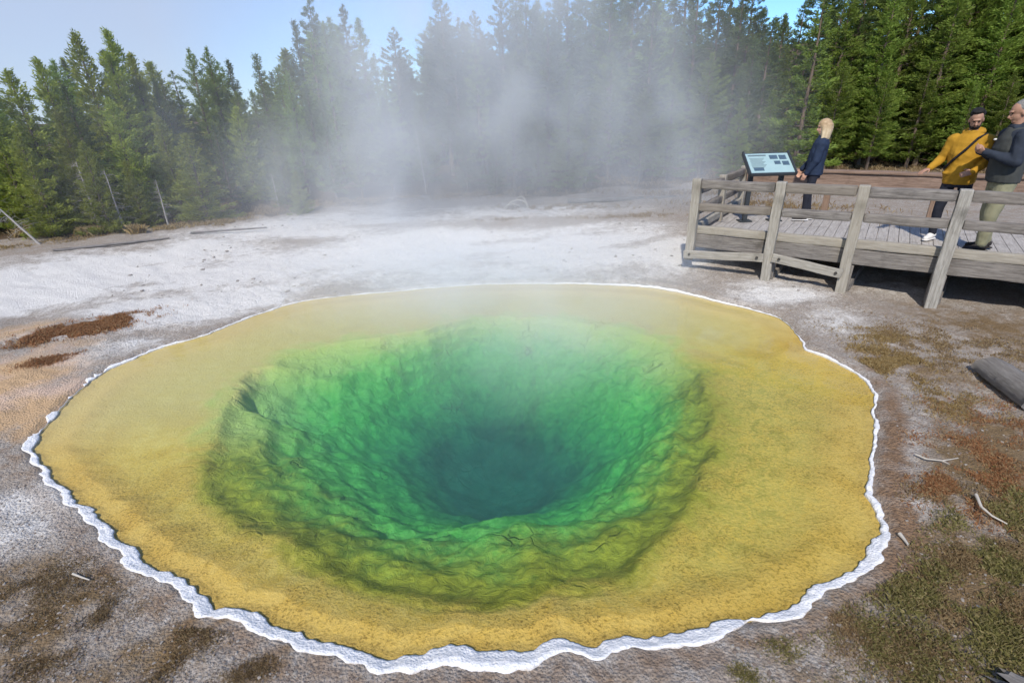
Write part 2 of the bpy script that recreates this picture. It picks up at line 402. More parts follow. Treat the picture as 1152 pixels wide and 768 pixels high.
bz = zs + ledge + zp + rough_amt * (1 - .45 * sstep(1.5, 1.9, T2)) * (ridge * .06 + ridge2 * .03 + (fbm3(bx, by, zb_, 8, 3, 3) - .5) * .06) + (fbm(bx, by, 9, 4, 6) - .5) * .006 * sstep(0, .3, dshore)
bz = np.minimum(bz, -.012 - .02 * sstep(0, .1, dshore))
# mound standing against the near wall, overhung nook on the left
pm = P(552, 612, -.8); bz = bz + .13 * np.exp(-(((bx - pm.x) / .40) ** 2 + ((by - pm.y) / .34) ** 2))
pn = P(322, 452, -.35); en = np.sqrt(((bx - pn.x) / .50) ** 2 + ((by - pn.y) / .50) ** 2) + (fbm(bx, by, 3, 3, 77) - .5) * .9
bz = bz - .17 * sstep(1.15, .80, en) * (.5 + fbm(bx, by, 2.3, 3, 19))
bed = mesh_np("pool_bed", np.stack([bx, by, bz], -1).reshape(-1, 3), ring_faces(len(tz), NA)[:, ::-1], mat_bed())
tag(bed, "yellow, olive and green mat-covered basin under the water", "pool bed", kind="structure")
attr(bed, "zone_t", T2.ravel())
near_side = sstep(6.0, 3.4, by - .25 * (bx - CX)); attr(bed, "near_side", near_side.ravel()); attr(bed, 'bright', (sstep(.3, 2.2, bx - CX) * sstep(6.3, 4.5, by)).ravel())
# closes the pit bottom
bmv = bmesh.new(); vs = [bmv.verts.new((bx[0, i], by[0, i], bz[0, i])) for i in range(0, NA)]
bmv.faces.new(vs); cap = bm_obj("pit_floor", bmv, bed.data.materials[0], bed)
cap["kind"] = "structure"

wr = shr + .05
bmw = bmesh.new()
top = [bmw.verts.new((CX + wr[i] * CA[i], CY + wr[i] * SA[i], 0)) for i in range(0, NA, 3)]
bot = [bmw.verts.new((v.co.x, v.co.y, -4)) for v in top]
bmw.faces.new(top); bmw.faces.new(bot[::-1])
for i in range(len(top)):
    j = (i + 1) % len(top); bmw.faces.new((top[i], bot[i], bot[j], top[j]))
water = bm_obj("water", bmw, mat_water()); tag(water, "still clear hot spring water turning green and blue with depth", "water", kind="structure")

# white crust along the waterline
def crust():
    px = np.array([P(*q, 0)[:2] for q in [(30, 500), (75, 448), (118, 415), (150, 400)]])
    phis = np.arctan2(px[:, 1] - CY, px[:, 0] - CX)
    n1 = fbm(_sx, _sy, 6, 4, 1)[:-1]; n2 = fbm(_sx, _sy, 2.2, 3, 21)[:-1]; n3 = fbm(_sx, _sy, 15, 3, 11)[:-1]
    yy = _sy[:-1]; xx = _sx[:-1]
    wd = .068 + .048 * sstep(3.4, 2.2, yy) - .03 * sstep(.8, 2.2, xx) - .045 * sstep(5, 7, yy)
    wd = wd * .86 * (.40 + .65 * n2 + .55 * fbm(_sx, _sy, 1.1, 2, 61)[:-1]) + (n1 - .5) * .04
    # gaps: left outflow and a small break at the lower right
    dphi = lambda a: np.abs((ang - a + np.pi) % (2 * np.pi) - np.pi)
    lo, hi = sorted((phis[0] % (2 * np.pi), phis[2] % (2 * np.pi)))
    am = ang % (2 * np.pi)
    gap = sstep(lo - .02, lo + .03, am) * sstep(hi + .03, hi - .02, am)
    wd = wd * (1 - gap * sstep(.70, .54, n1 + .3 * (n3 - .5)))
    pb = P(843, 697, 0); ab_ = math.atan2(pb.y - CY, pb.x - CX)
    wd = wd * (1 - .9 * np.exp(-(dphi(ab_) / .025) ** 2))
    wd = np.maximum(wd, .004)
    prof = [(-.10, -.03), (-.04, .003), (.10, .010), (.35, .015), (.6, .016), (.85, .011), (1.0, .003), (1.12, -.03)]
    V = []
    for k, (f, z) in enumerate(prof):
        jag = ((fbm(_sx, _sy, 12, 3, 31 + (k > 3) * 9)[:-1] - .5) * .028 + (np.abs(fbm(_sx, _sy, 7, 3, 51 + (k > 3) * 9)[:-1] - .5) - .1) * .05) * (1 if k in (0, 1, 2, 5, 6, 7) else .4)
        dd = wd * f + jag * np.clip(wd / .06, 0, 1) - .012
        x = CX + (shr + dd) * CA; y = CY + (shr + dd) * SA
        g = np.maximum(ground_z(x, y), 0) if f > .5 else 0 * x
        zz = g * (f > .5) + z * np.clip(wd / .05, .2, 1) + (fbm(x, y, 18, 3, 41) - .5) * .022 * (0 < k < 7)
        V.append(np.stack([x, y, zz], -1))
    V = np.array(V)
    o = mesh_np("sinter_crust", V.reshape(-1, 3), ring_faces(len(prof), NA)[:, ::-1], mat_crust())
    attr(o, 'edge', np.repeat([0, 0, 0, .1, .3, .62, .9, 1.0], NA))
    tag(o, "bright white jagged mineral crust edging the yellow pool", "mineral crust")
crust()
# ------------------------------------------------------------------ trees
def mat_leaf(name, lo, hi):
    t = NT(name); v = t.co("Object")
    oi = t.n("ObjectInfo").outputs["Random"]
    n = t.noise(v, 1.6, 3); n2 = t.noise(v, 14, 2)
    f = t.math('ADD', t.math('MULTIPLY', n, .8), t.math('MULTIPLY', n2, .5)); f = t.math('ADD', f, t.math('MULTIPLY_ADD', oi, .6, -.55))
    c = t.mix(t.math('MULTIPLY', f, 1.0, clamp=True), lo, hi)
    hs = t.n("HueSaturation"); t.l(c, hs.inputs["Color"]); t.l(t.math('MULTIPLY_ADD', oi, .04, .48), hs.inputs["Hue"])
    c = hs.outputs[0]
    df = t.bsdf(c, .6, None, .25)
    tl = t.n("BsdfTranslucent"); t.l(c, tl.inputs[0]); mx = t.n("MixShader"); mx.inputs[0].default_value = .40
    t.l(df, mx.inputs[1]); t.l(tl.outputs[0], mx.inputs[2])
    return t.done(mx.outputs[0])
LEAF_Y = mat_leaf("needles_bright", (.13, .175, .028), (.46, .48, .075))
LEAF_G = mat_leaf("needles_green", (.10, .155, .028), (.35, .43, .078))
LEAF_D = mat_leaf("needles_dark", (.06, .10, .032), (.21, .265, .08))
BARK = simple("bark", (.16, .12, .09), .9, 14, .5, .6, .1, (1, 1, .25))
DEADWOOD = simple("dead_wood", (.36, .33, .30), .9, 18, .4, .5, .1, (1, 1, .2))
SNAG = simple("snag_wood", (.42, .30, .20), .9, 14, .45, .5, .1, (1, 1, .2))

def tube_np(pts, rad, n=6):
    pts = np.asarray(pts, float); V = []; F = []
    d = np.gradient(pts, axis=0); d /= np.linalg.norm(d, axis=1)[:, None] + 1e-9
    up = np.array([0, 0, 1.]) if abs(d[0][2]) < .9 else np.array([1., 0, 0])
    for i, p in enumerate(pts):
        a = np.cross(d[i], up); a /= np.linalg.norm(a) + 1e-9; b = np.cross(d[i], a)
        for k in range(n):
            t = 2 * math.pi * k / n; V.append(p + rad[i] * (a * math.cos(t) + b * math.sin(t)))
    for i in range(len(pts) - 1):
        for k in range(n):
            j = (k + 1) % n; F.append((i * n + k, i * n + j, (i + 1) * n + j, (i + 1) * n + k))
    return np.array(V), np.array(F)
class Acc:
    def __init__(s): s.V = []; s.F = []; s.n = 0
    def add(s, V, F): s.V.append(V); s.F.append(np.asarray(F) + s.n); s.n += len(V)
    def build(s, name, mat, parent=None, smooth=True): return mesh_np(name, np.concatenate(s.V), np.concatenate(s.F), mat, parent, smooth)

def conifer(name, seed, h, rad, z0, leaf, spacing=.27, nbr=6, lift=.25, power=.85, tuft=.17, bare=0.0, shape='cone', bark=None):
    rg = np.random.RandomState(seed)
    root = empty(name)
    wood = Acc()
    zz = np.linspace(0, h, 14); wob = np.cumsum(rg.randn(14, 2) * .012 * h / 8, axis=0)
    tp = np.stack([wob[:, 0], wob[:, 1], zz], -1); tp[0, 2] = -.3
    r0 = .011 * h + .03
    wood.add(*tube_np(tp, r0 * (1 - zz / h) ** .8 + .008, 8))
    tx = lambda z: np.array([np.interp(z, zz, wob[:, 0]), np.interp(z, zz, wob[:, 1]), z])
    cen, dirs, lens = [], [], []
    z = z0
    while z < h - .05:
        f = (z - z0) / (h - z0)
        L = rad * ((1 - f) ** power) + .10
        if shape == 'col': L = rad * min(1.0, 2.6 * (1 - f) ** .9) * (.75 + .25 * min(1, f * 4)) + .08
        nb = max(3, int(round(nbr * (.65 + .35 * (1 - f)))))
        a0 = rg.rand() * 6.28
        gap_az = rg.rand() * 6.28
        for k in range(nb):
            az = a0 + 6.283 * k / nb + rg.randn() * .25
            if rg.rand() < .10: continue
            l = L * rg.uniform(.42, 1.32)
            el = lift * (.2 + 1.5 * f) + rg.randn() * .12 - .12 * (1 - f)
            o = tx(z + rg.randn() * .05)
            dv = np.array([math.cos(az) * math.cos(el), math.sin(az) * math.cos(el), math.sin(el)])
            ts = np.linspace(0, 1, 5)
            cv = o + dv * l * ts[:, None] + np.array([0, 0, 1]) * (l * .22 * (ts ** 2) - l * .10 * ts)[:, None]
            wood.add(*tube_np(cv, (.006 + .012 * l) * (1 - .85 * ts), 3))
            n = max(5, int(l / .036))
            st = bare + (1 - bare) * .18
            tt = st + (1 - st) * rg.rand(n * 4) ** .6
            pc = np.stack([np.interp(tt, ts, cv[:, i]) for i in range(3)], -1)
            side = np.cross(dv, [0, 0, 1]); side /= np.linalg.norm(side) + 1e-9
            sp = rg.randn(len(tt), 1) * .16 * l * (1.1 - tt[:, None] * .75)
            pc = pc + side * sp + rg.randn(len(tt), 3) * np.array([.05, .05, .07])
            dd = dv * .9 + side * np.sign(sp) * rg.rand(len(tt), 1) * .9 + rg.randn(len(tt), 3) * .38 + np.array([0, 0, .42])
            cen.append(pc); dirs.append(dd); lens.append(tuft * rg.uniform(.6, 1.3, len(tt)) * (.8 + .3 * (1 - f)))
        z += spacing * rg.uniform(.7, 1.3) * (1.0 - .35 * f)
    # short shoots that hide the stem
    if not bare:
        n = int((h - z0) * 45); zs_ = z0 + (h - z0) * rg.rand(n); a_ = rg.rand(n) * 6.28; r_ = .06 + .16 * rg.rand(n) * (1 - (zs_ - z0) / (h - z0))
        cen.append(np.stack([np.interp(zs_, zz, wob[:, 0]) + r_ * np.cos(a_), np.interp(zs_, zz, wob[:, 1]) + r_ * np.sin(a_), zs_], -1))
        dirs.append(np.stack([np.cos(a_), np.sin(a_), .5 + 0 * a_], -1) + rg.randn(n, 3) * .4); lens.append(np.full(n, tuft * 1.1))
    # leader
    n = 26
    cen.append(tx(h) + np.stack([rg.randn(n) * .02, rg.randn(n) * .02, -rg.rand(n) * .55 + .05], -1)); dirs.append(rg.randn(n, 3) * .5 + np.array([0, 0, 1.1])); lens.append(np.full(n, tuft))
    C = np.concatenate(cen); Dd = np.concatenate(dirs); Dd /= np.linalg.norm(Dd, axis=1)[:, None]; L = np.concatenate(lens)[:, None]
    rnd = rg.randn(*C.shape); Sd = np.cross(Dd, rnd); Sd /= np.linalg.norm(Sd, axis=1)[:, None]
    W = L * .15
    V = np.stack([C - Dd * L * .35, C + Sd * W, C + Dd * L * .65, C - Sd * W], 1).reshape(-1, 3)
    Fq = np.arange(len(V)).reshape(-1, 4)
    wood.build("trunk", bark or BARK, root)
    mesh_np("crown", V, Fq, leaf, root, smooth=False)
    root["h"] = h
    return root
def snag(name, seed, h, lean=0.0, nb=40, mat=None, blen=.8, z0=.2):
    rg = np.random.RandomState(seed); root = empty(name); ac = Acc(); br = Acc()
    zz = np.linspace(0, h, 12); wob = np.cumsum(rg.randn(12, 2) * .012, axis=0)
    tp = np.stack([wob[:, 0], wob[:, 1], zz], -1); tp[0, 2] = -.25
    ac.add(*tube_np(tp, (.012 * h + .015) * (1 - .8 * zz / h), 8))
    for k in range(nb):
        z = rg.uniform(z0, .98) * h; az = rg.rand() * 6.28; l = blen * rg.uniform(.3, 1.1) * (1.1 - .7 * z / h)
        o = np.array([np.interp(z, zz, wob[:, 0]), np.interp(z, zz, wob[:, 1]), z]); ts = np.linspace(0, 1, 6)
        cv = o + np.stack([math.cos(az) * l * ts, math.sin(az) * l * ts, l * (.15 * ts - .35 * ts ** 2 + .0 * ts)], -1) + np.cumsum(rg.randn(6, 3) * .018, axis=0)
        br.add(*tube_np(cv, .010 * (1 - .8 * ts) + .002, 3))
        for q in range(4):
            i = rg.randint(2, 6); e = cv[i] + rg.randn(3) * .16
            br.add(*tube_np([cv[i], (cv[i] + e) / 2 + rg.randn(3) * .02, e], [.005, .004, .002], 3))
    ac.build("trunk", mat or DEADWOOD, root); br.build("branches", DEADWOOD, root)
    root["h"] = h
    return root

protos = {
 'young':  [conifer("pine_tree", 11, 6.0, 1.25, .15, LEAF_Y, .23, 7, .30, .80),
            conifer("pine_tree", 12, 6.5, 1.15, .20, LEAF_Y, .24, 7, .35, .75),
            conifer("pine_tree", 13, 5.0, 1.15, .10, LEAF_Y, .21, 7, .28, .85, .15)],
 'mid':    [conifer("pine_tree", 21, 9.0, 1.35, .9, LEAF_G, .27, 6, .22, .72),
            conifer("pine_tree", 22, 9.5, 1.20, 1.6, LEAF_G, .28, 6, .30, .65, shape='col'),
            conifer("pine_tree", 23, 8.5, 1.50, .5, LEAF_G, .27, 7, .18, .85),
            conifer("pine_tree", 24, 9.5, 1.25, 1.6, LEAF_G, .34, 5, .12, .7, .17, .12),
            conifer("pine_tree", 25, 9.0, 1.35, 1.0, LEAF_D, .30, 6, .35, .75, .16)],
 'tall':   [conifer("pine_tree", 31, 14.0, 1.35, 3.5, LEAF_D, .36, 6, .15, .6, .2, .25, 'col'),
            conifer("pine_tree", 32, 13.0, 1.6, 2.2, LEAF_D, .34, 6, .12, .75, .2, .15),
            conifer("pine_tree", 33, 15.0, 1.25, 5.0, LEAF_D, .36, 6, .2, .55, .2, .3, 'col')],
 'loose':  [conifer("pine_tree", 41, 9.0, 1.6, 1.2, LEAF_G, .40, 5, .1, .7, .2, .2)],
 'dead':   [snag("dead_tree", 51, 5.0, nb=46, blen=1.1), snag("dead_tree", 52, 7.5, nb=30, blen=.6)],
}
used = set()
rt = random.Random(3)
def plant(kind, x, y, h, label, group=None, idx=None, cat="tree", wide=1.0, lean=None):
    ps = protos[kind]; i = rt.randrange(len(ps)) if idx is None else idx
    p = ps[i]
    o = p if (kind, i) not in used else dup(p)
    used.add((kind, i))
    k = h / p["h"]
    o.location = (x, y, gz(x, y) - .03); o.rotation_euler = (0, 0, rt.uniform(0, 6.28)); o.scale = (k * wide, k * wide, k)
    if lean: o.rotation_euler = lean
    tag(o, label, cat, group or "")
    if not group and "group" in o: del o["group"]
    return o
def plant_px(kind, tx, ty, depth, label, group=None, idx=None, wide=1.0):
    """tree whose top shows at (tx, ty), standing `depth` metres behind the forest edge"""
    # the azimuth gives the edge distance there
    d = FWD + RGT * ((tx - 576) / F_PX) + DWN * ((ty - 384) / F_PX)
    az = math.atan2(d.x, d.y); D = float(np.interp(az, _fa, _fd)) + depth
    x, y = D * math.sin(az), D * math.cos(az)
    top = CAM_H + d.z * D / math.hypot(d.x, d.y)
    h = max(1.0, top - gz(x, y))
    return plant(kind, x, y, h, label, group, idx, wide=wide)

GL, GC, GR = "young pines of the left forest edge", "pines standing behind the steam", "pines on the right behind the boardwalk"
LL = "yellow-green pine crowded into the left forest edge"
LC = "dark tall pine veiled by the steam behind the pool"
LR = "dense green pine in the forest behind the boardwalk"
# left group, front to back
L = [('young',8,78,2.5,1.1),('young',40,66,3,1),('young',85,38,4.5,.9),('young',118,34,5.5,.8),('young',146,60,5,.9),('young',62,120,1.2,1.1),('young',120,110,1.5,1.1),('young',20,150,.8,1.1),
     ('mid',172,88,5,1),('mid',210,55,6,.85),('mid',232,54,7,.85),('mid',255,68,5,1),('mid',288,60,4.5,1),('mid',310,75,4,1),('young',175,130,1.6,1.0),('young',265,120,1.8,1.1),('mid',300,130,1.6,1.1),
     ('young',90,160,.5,1.1),('young',140,180,.4,1.1),('young',310,160,1.0,1.1),('mid',330,24,6,.9),('tall',347,-4,6.5,1),('mid',322,80,3,1),('tall',385,4,7,1),('mid',365,60,4,1.1),('mid',402,20,6,1),('mid',420,60,6,.9),
     ('mid',240,140,1.4,1.2),('mid',360,110,1.5,1.1),('young',-30,90,2,1.1),('young',-70,60,3,1.1),('young',-110,80,2,1.1),('mid',395,130,1.2,1.1)]
for k, tx, ty, dp, wd in L: plant_px(k, tx, ty, dp, LL, GL, wide=wd)
o = plant_px('young', 208, 150, .0, "small bright lime green pine standing foremost in the left forest edge", idx=2, wide=1.35)
o = plant_px('young', 332, 192, -.3, "little pale green pine sapling at the steam's left foot", idx=2, wide=1.2)
# centre, seen through steam
Cn = [('tall',440,30,4),('tall',455,60,6),('tall',495,-8,4),('tall',515,20,7),('tall',540,30,4),('tall',565,-10,5),('tall',590,-25,6),('tall',615,10,2.5),('tall',640,-30,4),('tall',668,-5,6),('tall',690,-35,3),
      ('tall',715,-30,5),('tall',735,-12,2),('tall',760,15,6),('tall',790,-35,4),('tall',812,-20,2.5),('mid',470,100,2),('mid',520,110,1.5),('mid',575,80,2),('mid',640,75,.8),('mid',690,60,1.5),('mid',760,70,1.5),('mid',800,60,1.5),('tall',840,-10,4),
      ('mid',430,110,1.5),('mid',555,130,1),('mid',605,120,1.2),('mid',660,115,1.2),('mid',725,100,1.0)]
Cn += [('tall', x_, y_, 5.5 + (x_ * 7 % 5)) for x_, y_ in [(578,-22),(602,8),(628,-48),(652,-12),(676,-60),(702,5),(722,-52),(748,-24),(775,-58),(800,2),(825,-40),(850,-22),(535,12),(478,38),(505,22)]]
for k, tx, ty, dp in Cn: plant_px(k, tx, ty, dp, LC, GC, wide=1.15)
Rt = [('mid',850,45,2,1.2),('mid',885,15,4,1.1),('tall',905,0,6,1),('mid',960,-10,2.5,1.2),('mid',985,-50,4,1.1),('mid',1010,-15,1.5,1.15),('mid',1040,-40,3,1.15),('tall',1065,-90,5,1.1),('mid',1085,-20,1.2,1.2),('mid',1115,-60,2.5,1.2),
      ('mid',1150,-30,1.5,1.2),('mid',1190,-60,3,1.2),('mid',1230,-30,1.5,1.2),('mid',950,70,.6,1.2),('mid',1000,80,.5,1.2),('mid',1050,70,.6,1.2),('mid',1100,90,.5,1.2),('mid',1145,80,.6,1.2),('mid',1205,60,.5,1.2),('mid',835,110,.4,1.2),
      ('tall',940,-60,7,1.1),('tall',1000,-90,8,1.1),('tall',1030,-70,7,1.1),('tall',1130,-120,7,1.1),('mid',870,100,.5,1.2),('mid',1270,-10,2,1.2)]
for k, tx, ty, dp, wd in Rt: plant_px(k, tx, ty, dp, LR, GR, wide=wd)
plant_px('loose', 930, -12, -2.2, "sunlit open-branched pine right behind the blond woman", idx=0, wide=1.0)
# depth of the forest
_skx = [-260, -150, 0, 40, 85, 115, 150, 210, 285, 345, 385, 430, 495, 540, 600, 700, 800, 900, 960, 1152, 1400]
_sky = [90, 90, 85, 72, 50, 45, 66, 60, 66, 20, 12, 66, 10, 24, -10, -25, -15, 8, -60, -110, -110]
for i in range(150):
    px = rt.uniform(-230, 1330); ty = float(np.interp(px, _skx, _sky)) + abs(rt.gauss(0, 1)) * 34 + 4
    lb_, g_ = (LL, GL) if px < 400 else ((LC, GC) if px < 840 else (LR, GR))
    plant_px('tall' if (px > 420 and rt.random() < .45) else ('young' if px < 330 and rt.random() < .3 else 'mid'), px, ty, rt.uniform(2.2, 13), lb_, g_, wide=1.2)
# dead trees
pb = P(46, 276, .2)
plant('dead', pb.x, pb.y, 1.9, "leaning bare dead trunk at the left edge of the forest", idx=0, wide=1.0, lean=(R_(5), R_(-30), 0))
pb = P(478, 222, .2)
plant('dead', pb.x, pb.y + .4, 2.1, "thin pale dead trunk standing in the middle of the steam", idx=1, wide=.6, lean=(0, R_(-4), .4))
for i, (px, py, hh) in enumerate([(112,270,1.5),(166,264,1.2),(84,272,1.7),(30,276,1.6),(300,243,1.0)]):
    pb = P(px, py, .2)
    o = plant('dead', pb.x, pb.y + .9, hh, "grey leafless twiggy dead tree under the left forest edge", "grey dead trees under the left forest edge", idx=0, wide=1.3)

# ------------------------------------------------------------------ grass and gravel (stuff)
def mat_grass(name, lo, hi):
    t = NT(name); v = t.co("Object"); n = t.noise(v, 4, 3); rd = t.attr('blade')
    c = t.mix(t.math('MULTIPLY_ADD', rd, .75, t.math('MULTIPLY_ADD', n, .5, -.12), clamp=True), lo, hi)
    c = t.mix(t.math('MULTIPLY', t.rng(rd, .62, .8), .6), c, (.46, .37, .21))
    df = t.bsdf(c, .7, None, .2); tl = t.n("BsdfTranslucent"); t.l(c, tl.inputs[0]); mx = t.n("MixShader"); mx.inputs[0].default_value = .3
    t.l(df, mx.inputs[1]); t.l(tl.outputs[0], mx.inputs[2]); return t.done(mx.outputs[0])
G_TAN = mat_grass("grass_tan", (.20, .13, .05), (.55, .40, .18))
G_RUST = mat_grass("grass_rust", (.28, .13, .06), (.54, .28, .14))
G_GREEN = mat_grass("grass_green", (.15, .14, .05), (.36, .33, .12))
G_BROWN = mat_grass("grass_brown", (.20, .135, .07), (.42, .30, .165))
def grass(name, label, spots, mat, seed):
    """spots: (px, py, radius across, radius along, blades, height)"""
    rg = np.random.RandomState(seed); VV = []
    for (px, py, rx, ry, n, hh) in spots:
        p = P(px, py, .08); az = math.atan2(p.x, p.y)
        n = int(n * 7.5); hh = hh * (.50 if hh < .13 else .55); u = rg.randn(n) * rx * .6; q = rg.randn(n) * ry * .6
        x = p.x + u * math.cos(az) + q * math.sin(az); y = p.y - u * math.sin(az) + q * math.cos(az)
        cl = fbm(x, y, 5, 3, seed); ok = (cl + rg.randn(n) * .06 > .485)
        r = np.hypot(x - CX, y - CY) - shore_r(np.arctan2(y - CY, x - CX)); ok &= r > .16
        x, y, cl = x[ok], y[ok], cl[ok]; n2 = len(x)
        z = ground_z(x, y) - .01
        h = hh * rg.uniform(.4, 1.2, n2) * (.5 + 1.0 * cl)
        a = rg.rand(n2) * 6.28; ln = rg.uniform(.1, .8, n2)
        wv = h * rg.uniform(.004, .009, n2) + .0004
        b = np.stack([x, y, z], -1); sd = np.stack([-np.sin(a), np.cos(a), 0 * a], -1) * wv[:, None]; dr = np.stack([np.cos(a) * ln, np.sin(a) * ln, 0 * a], -1) * h[:, None]
        mid = b + dr * .35 + np.array([0, 0, 1]) * (h * .6)[:, None]; tip = b + dr + np.array([0, 0, 1]) * (h * (1.05 - .35 * ln))[:, None]
        VV.append(np.stack([b - sd, b + sd, mid + sd * .8, tip, mid - sd * .8], 1).reshape(-1, 3))
    V = np.concatenate(VV); F = np.arange(len(V)).reshape(-1, 5)
    o = mesh_np(name, V, F, mat, smooth=False); attr(o, 'blade', np.repeat(rg.rand(len(V) // 5), 5)); tag(o, label, "grass", kind="stuff"); return o
grass("grass", "rust red low grass mound on the white flat at left", [(103, 369, .55, .24, 7000, .10), (58, 404, .22, .09, 900, .07)], G_RUST, 1)
grass("grass", "tan dry grass tufts along the left forest edge", [(40,272,.6,.3,400,.28),(52,270,.12,.12,200,.45),(107,270,.2,.15,220,.35),(160,268,.15,.15,150,.35),(200,262,.6,.3,300,.2),(255,257,.5,.2,300,.18),(20,285,2,.4,700,.12)], G_TAN, 2)
grass("grass", "straw coloured grass beside the right rim of the pool", [(1005,405,.35,.3,2200,.09),(1065,450,.3,.25,1200,.07),(1000,380,.4,.2,900,.07)], G_TAN, 3)
grass("grass", "reddish brown heath on the right bank", [(1075,545,.24,.3,2600,.08),(1110,520,.4,.4,1500,.07),(1130,470,.5,.4,1000,.07)], G_RUST, 4)
grass("grass", "olive green grass in the lower right corner", [(1120,640,.30,.35,1700,.08),(1090,700,.45,.25,1900,.08),(1010,735,.45,.16,1400,.06),(930,752,.35,.10,800,.05),(1140,590,.3,.4,1600,.08),(850,762,.3,.06,700,.05)], G_GREEN, 5)
grass("grass", "brown straw litter on the right bank under the green grass", [(1100,600,.5,.6,3000,.07),(1000,720,.7,.25,3000,.05),(1100,660,.5,.5,3000,.07),(1050,390,1.0,.6,1500,.07),(1130,400,.8,.6,1500,.08)], G_BROWN, 6)
grass("grass", "brown moss and straw in the lower left corner", [(90,690,.35,.22,3500,.045),(160,745,.4,.14,3500,.05),(40,660,.3,.2,2000,.04),(265,760,.3,.08,1400,.04),(30,740,.4,.2,2500,.045),(135,655,.2,.15,900,.035)], G_BROWN, 7)
grass("grass", "sparse low plants on the far white flat", [(640,238,1.6,.4,700,.12),(700,250,1.2,.3,500,.1),(560,250,.8,.2,200,.1),(860,240,2.0,.8,500,.2),(930,262,1.6,.6,500,.2),(800,225,2,.6,500,.2)], G_BROWN, 8)
grass("grass", "brown undergrowth along the foot of the forest", [(430,232,3,.5,900,.15),(560,226,3,.5,900,.15),(700,212,3,.6,900,.16),(850,205,4,1,1200,.2),(1000,195,4,1,1500,.2),(300,245,2,.5,700,.15)], G_BROWN, 9)

def stones(name, label, mat, seed, n, area, smin, smax):
    rg = np.random.RandomState(seed); ac = Acc()
    bmi = bmesh.new(); bmesh.ops.create_icosphere(bmi, subdivisions=1, radius=1)
    bv = np.array([v.co[:] for v in bmi.verts]); bf = np.array([[v.index for v in f.verts] for f in bmi.faces]); bmi.free()
    cnt = 0
    while cnt < n:
        px, py = rg.uniform(area[0], area[2]), rg.uniform(area[1], area[3])
        p = P(px, py, .06); d_ = math.hypot(p.x - CX, p.y - CY) - float(shore_r(math.atan2(p.y - CY, p.x - CX)))
        if d_ < .14: cnt += .2; continue
        s_ = smin + (smax - smin) * rg.rand() ** 4
        v = bv * (1 + .25 * rg.randn(len(bv), 1)) * s_ * np.array([rg.uniform(.7, 1.4), rg.uniform(.7, 1.4), rg.uniform(.35, .7)])
        a = rg.rand() * 6.28; c_, s2 = math.cos(a), math.sin(a)
        v = np.stack([v[:, 0] * c_ - v[:, 1] * s2, v[:, 0] * s2 + v[:, 1] * c_, v[:, 2]], -1)
        ac.add(v + np.array([p.x, p.y, gz(p.x, p.y) + .2 * s_]), bf); cnt += 1
    o = ac.build(name, mat, None, False); tag(o, label, "gravel", kind="stuff")
ST_P = simple("pebble_pale", (.29, .26, .23), .9, 9, .5, .3)
ST_D = simple("pebble_dark", (.18, .14, .115), .9, 9, .6, .3)
stones("gravel", "pale loose gravel on the near lower bank", ST_P, 1, 2600, (-60, 540, 420, 770), .0015, .009)
stones("gravel", "dark loose gravel on the near lower bank", ST_D, 2, 2600, (-60, 540, 460, 770), .0015, .010)
stones("gravel", "pale loose gravel on the right bank", ST_P, 3, 2400, (820, 400, 1160, 770), .0015, .011)
stones("gravel", "dark loose gravel on the right bank", ST_D, 4, 1800, (820, 420, 1100, 770), .0015, .012)
stones("gravel", "scattered grey stones on the far flat", ST_P, 5, 700, (120, 245, 900, 335), .005, .035)
# ------------------------------------------------------------------ boardwalk
def mat_wood(name, lo, hi, rough=.85):
    t = NT(name); v = t.co("Object", (1.2, 14, 14)); v0 = t.co("Object")
    oi = t.n("ObjectInfo").outputs["Random"]
    n = t.noise(v, 3.2, 6, .7, .4); n2 = t.noise(v0, 3, 4, .6); n3 = t.noise(v0, 50, 3)
    c = t.mix(t.rng(n, .3, .7), lo, hi)
    c = t.mix(t.rng(n2, .55, .75, 0, .7), c, tuple(q * .45 for q in lo))
    c = t.mix(t.math('MULTIPLY', oi, .5), c, tuple(q * a_ for q, a_ in zip(hi, (.72, .66, .56))))
    h = t.math('ADD', n, t.math('MULTIPLY', n3, .3))
    return t.done(t.bsdf(c, rough, t.bump(h, .6, .01), .2))
WOOD = mat_wood("weathered_wood", (.085, .076, .072), (.30, .275, .25))
WOOD_P = mat_wood("weathered_post", (.18, .168, .148), (.46, .435, .39))
WOOD_D = mat_wood("weathered_deck", (.26, .235, .22), (.50, .465, .44))
WOOD_R = mat_wood("red_brown_rail", (.13, .085, .065), (.33, .235, .18))
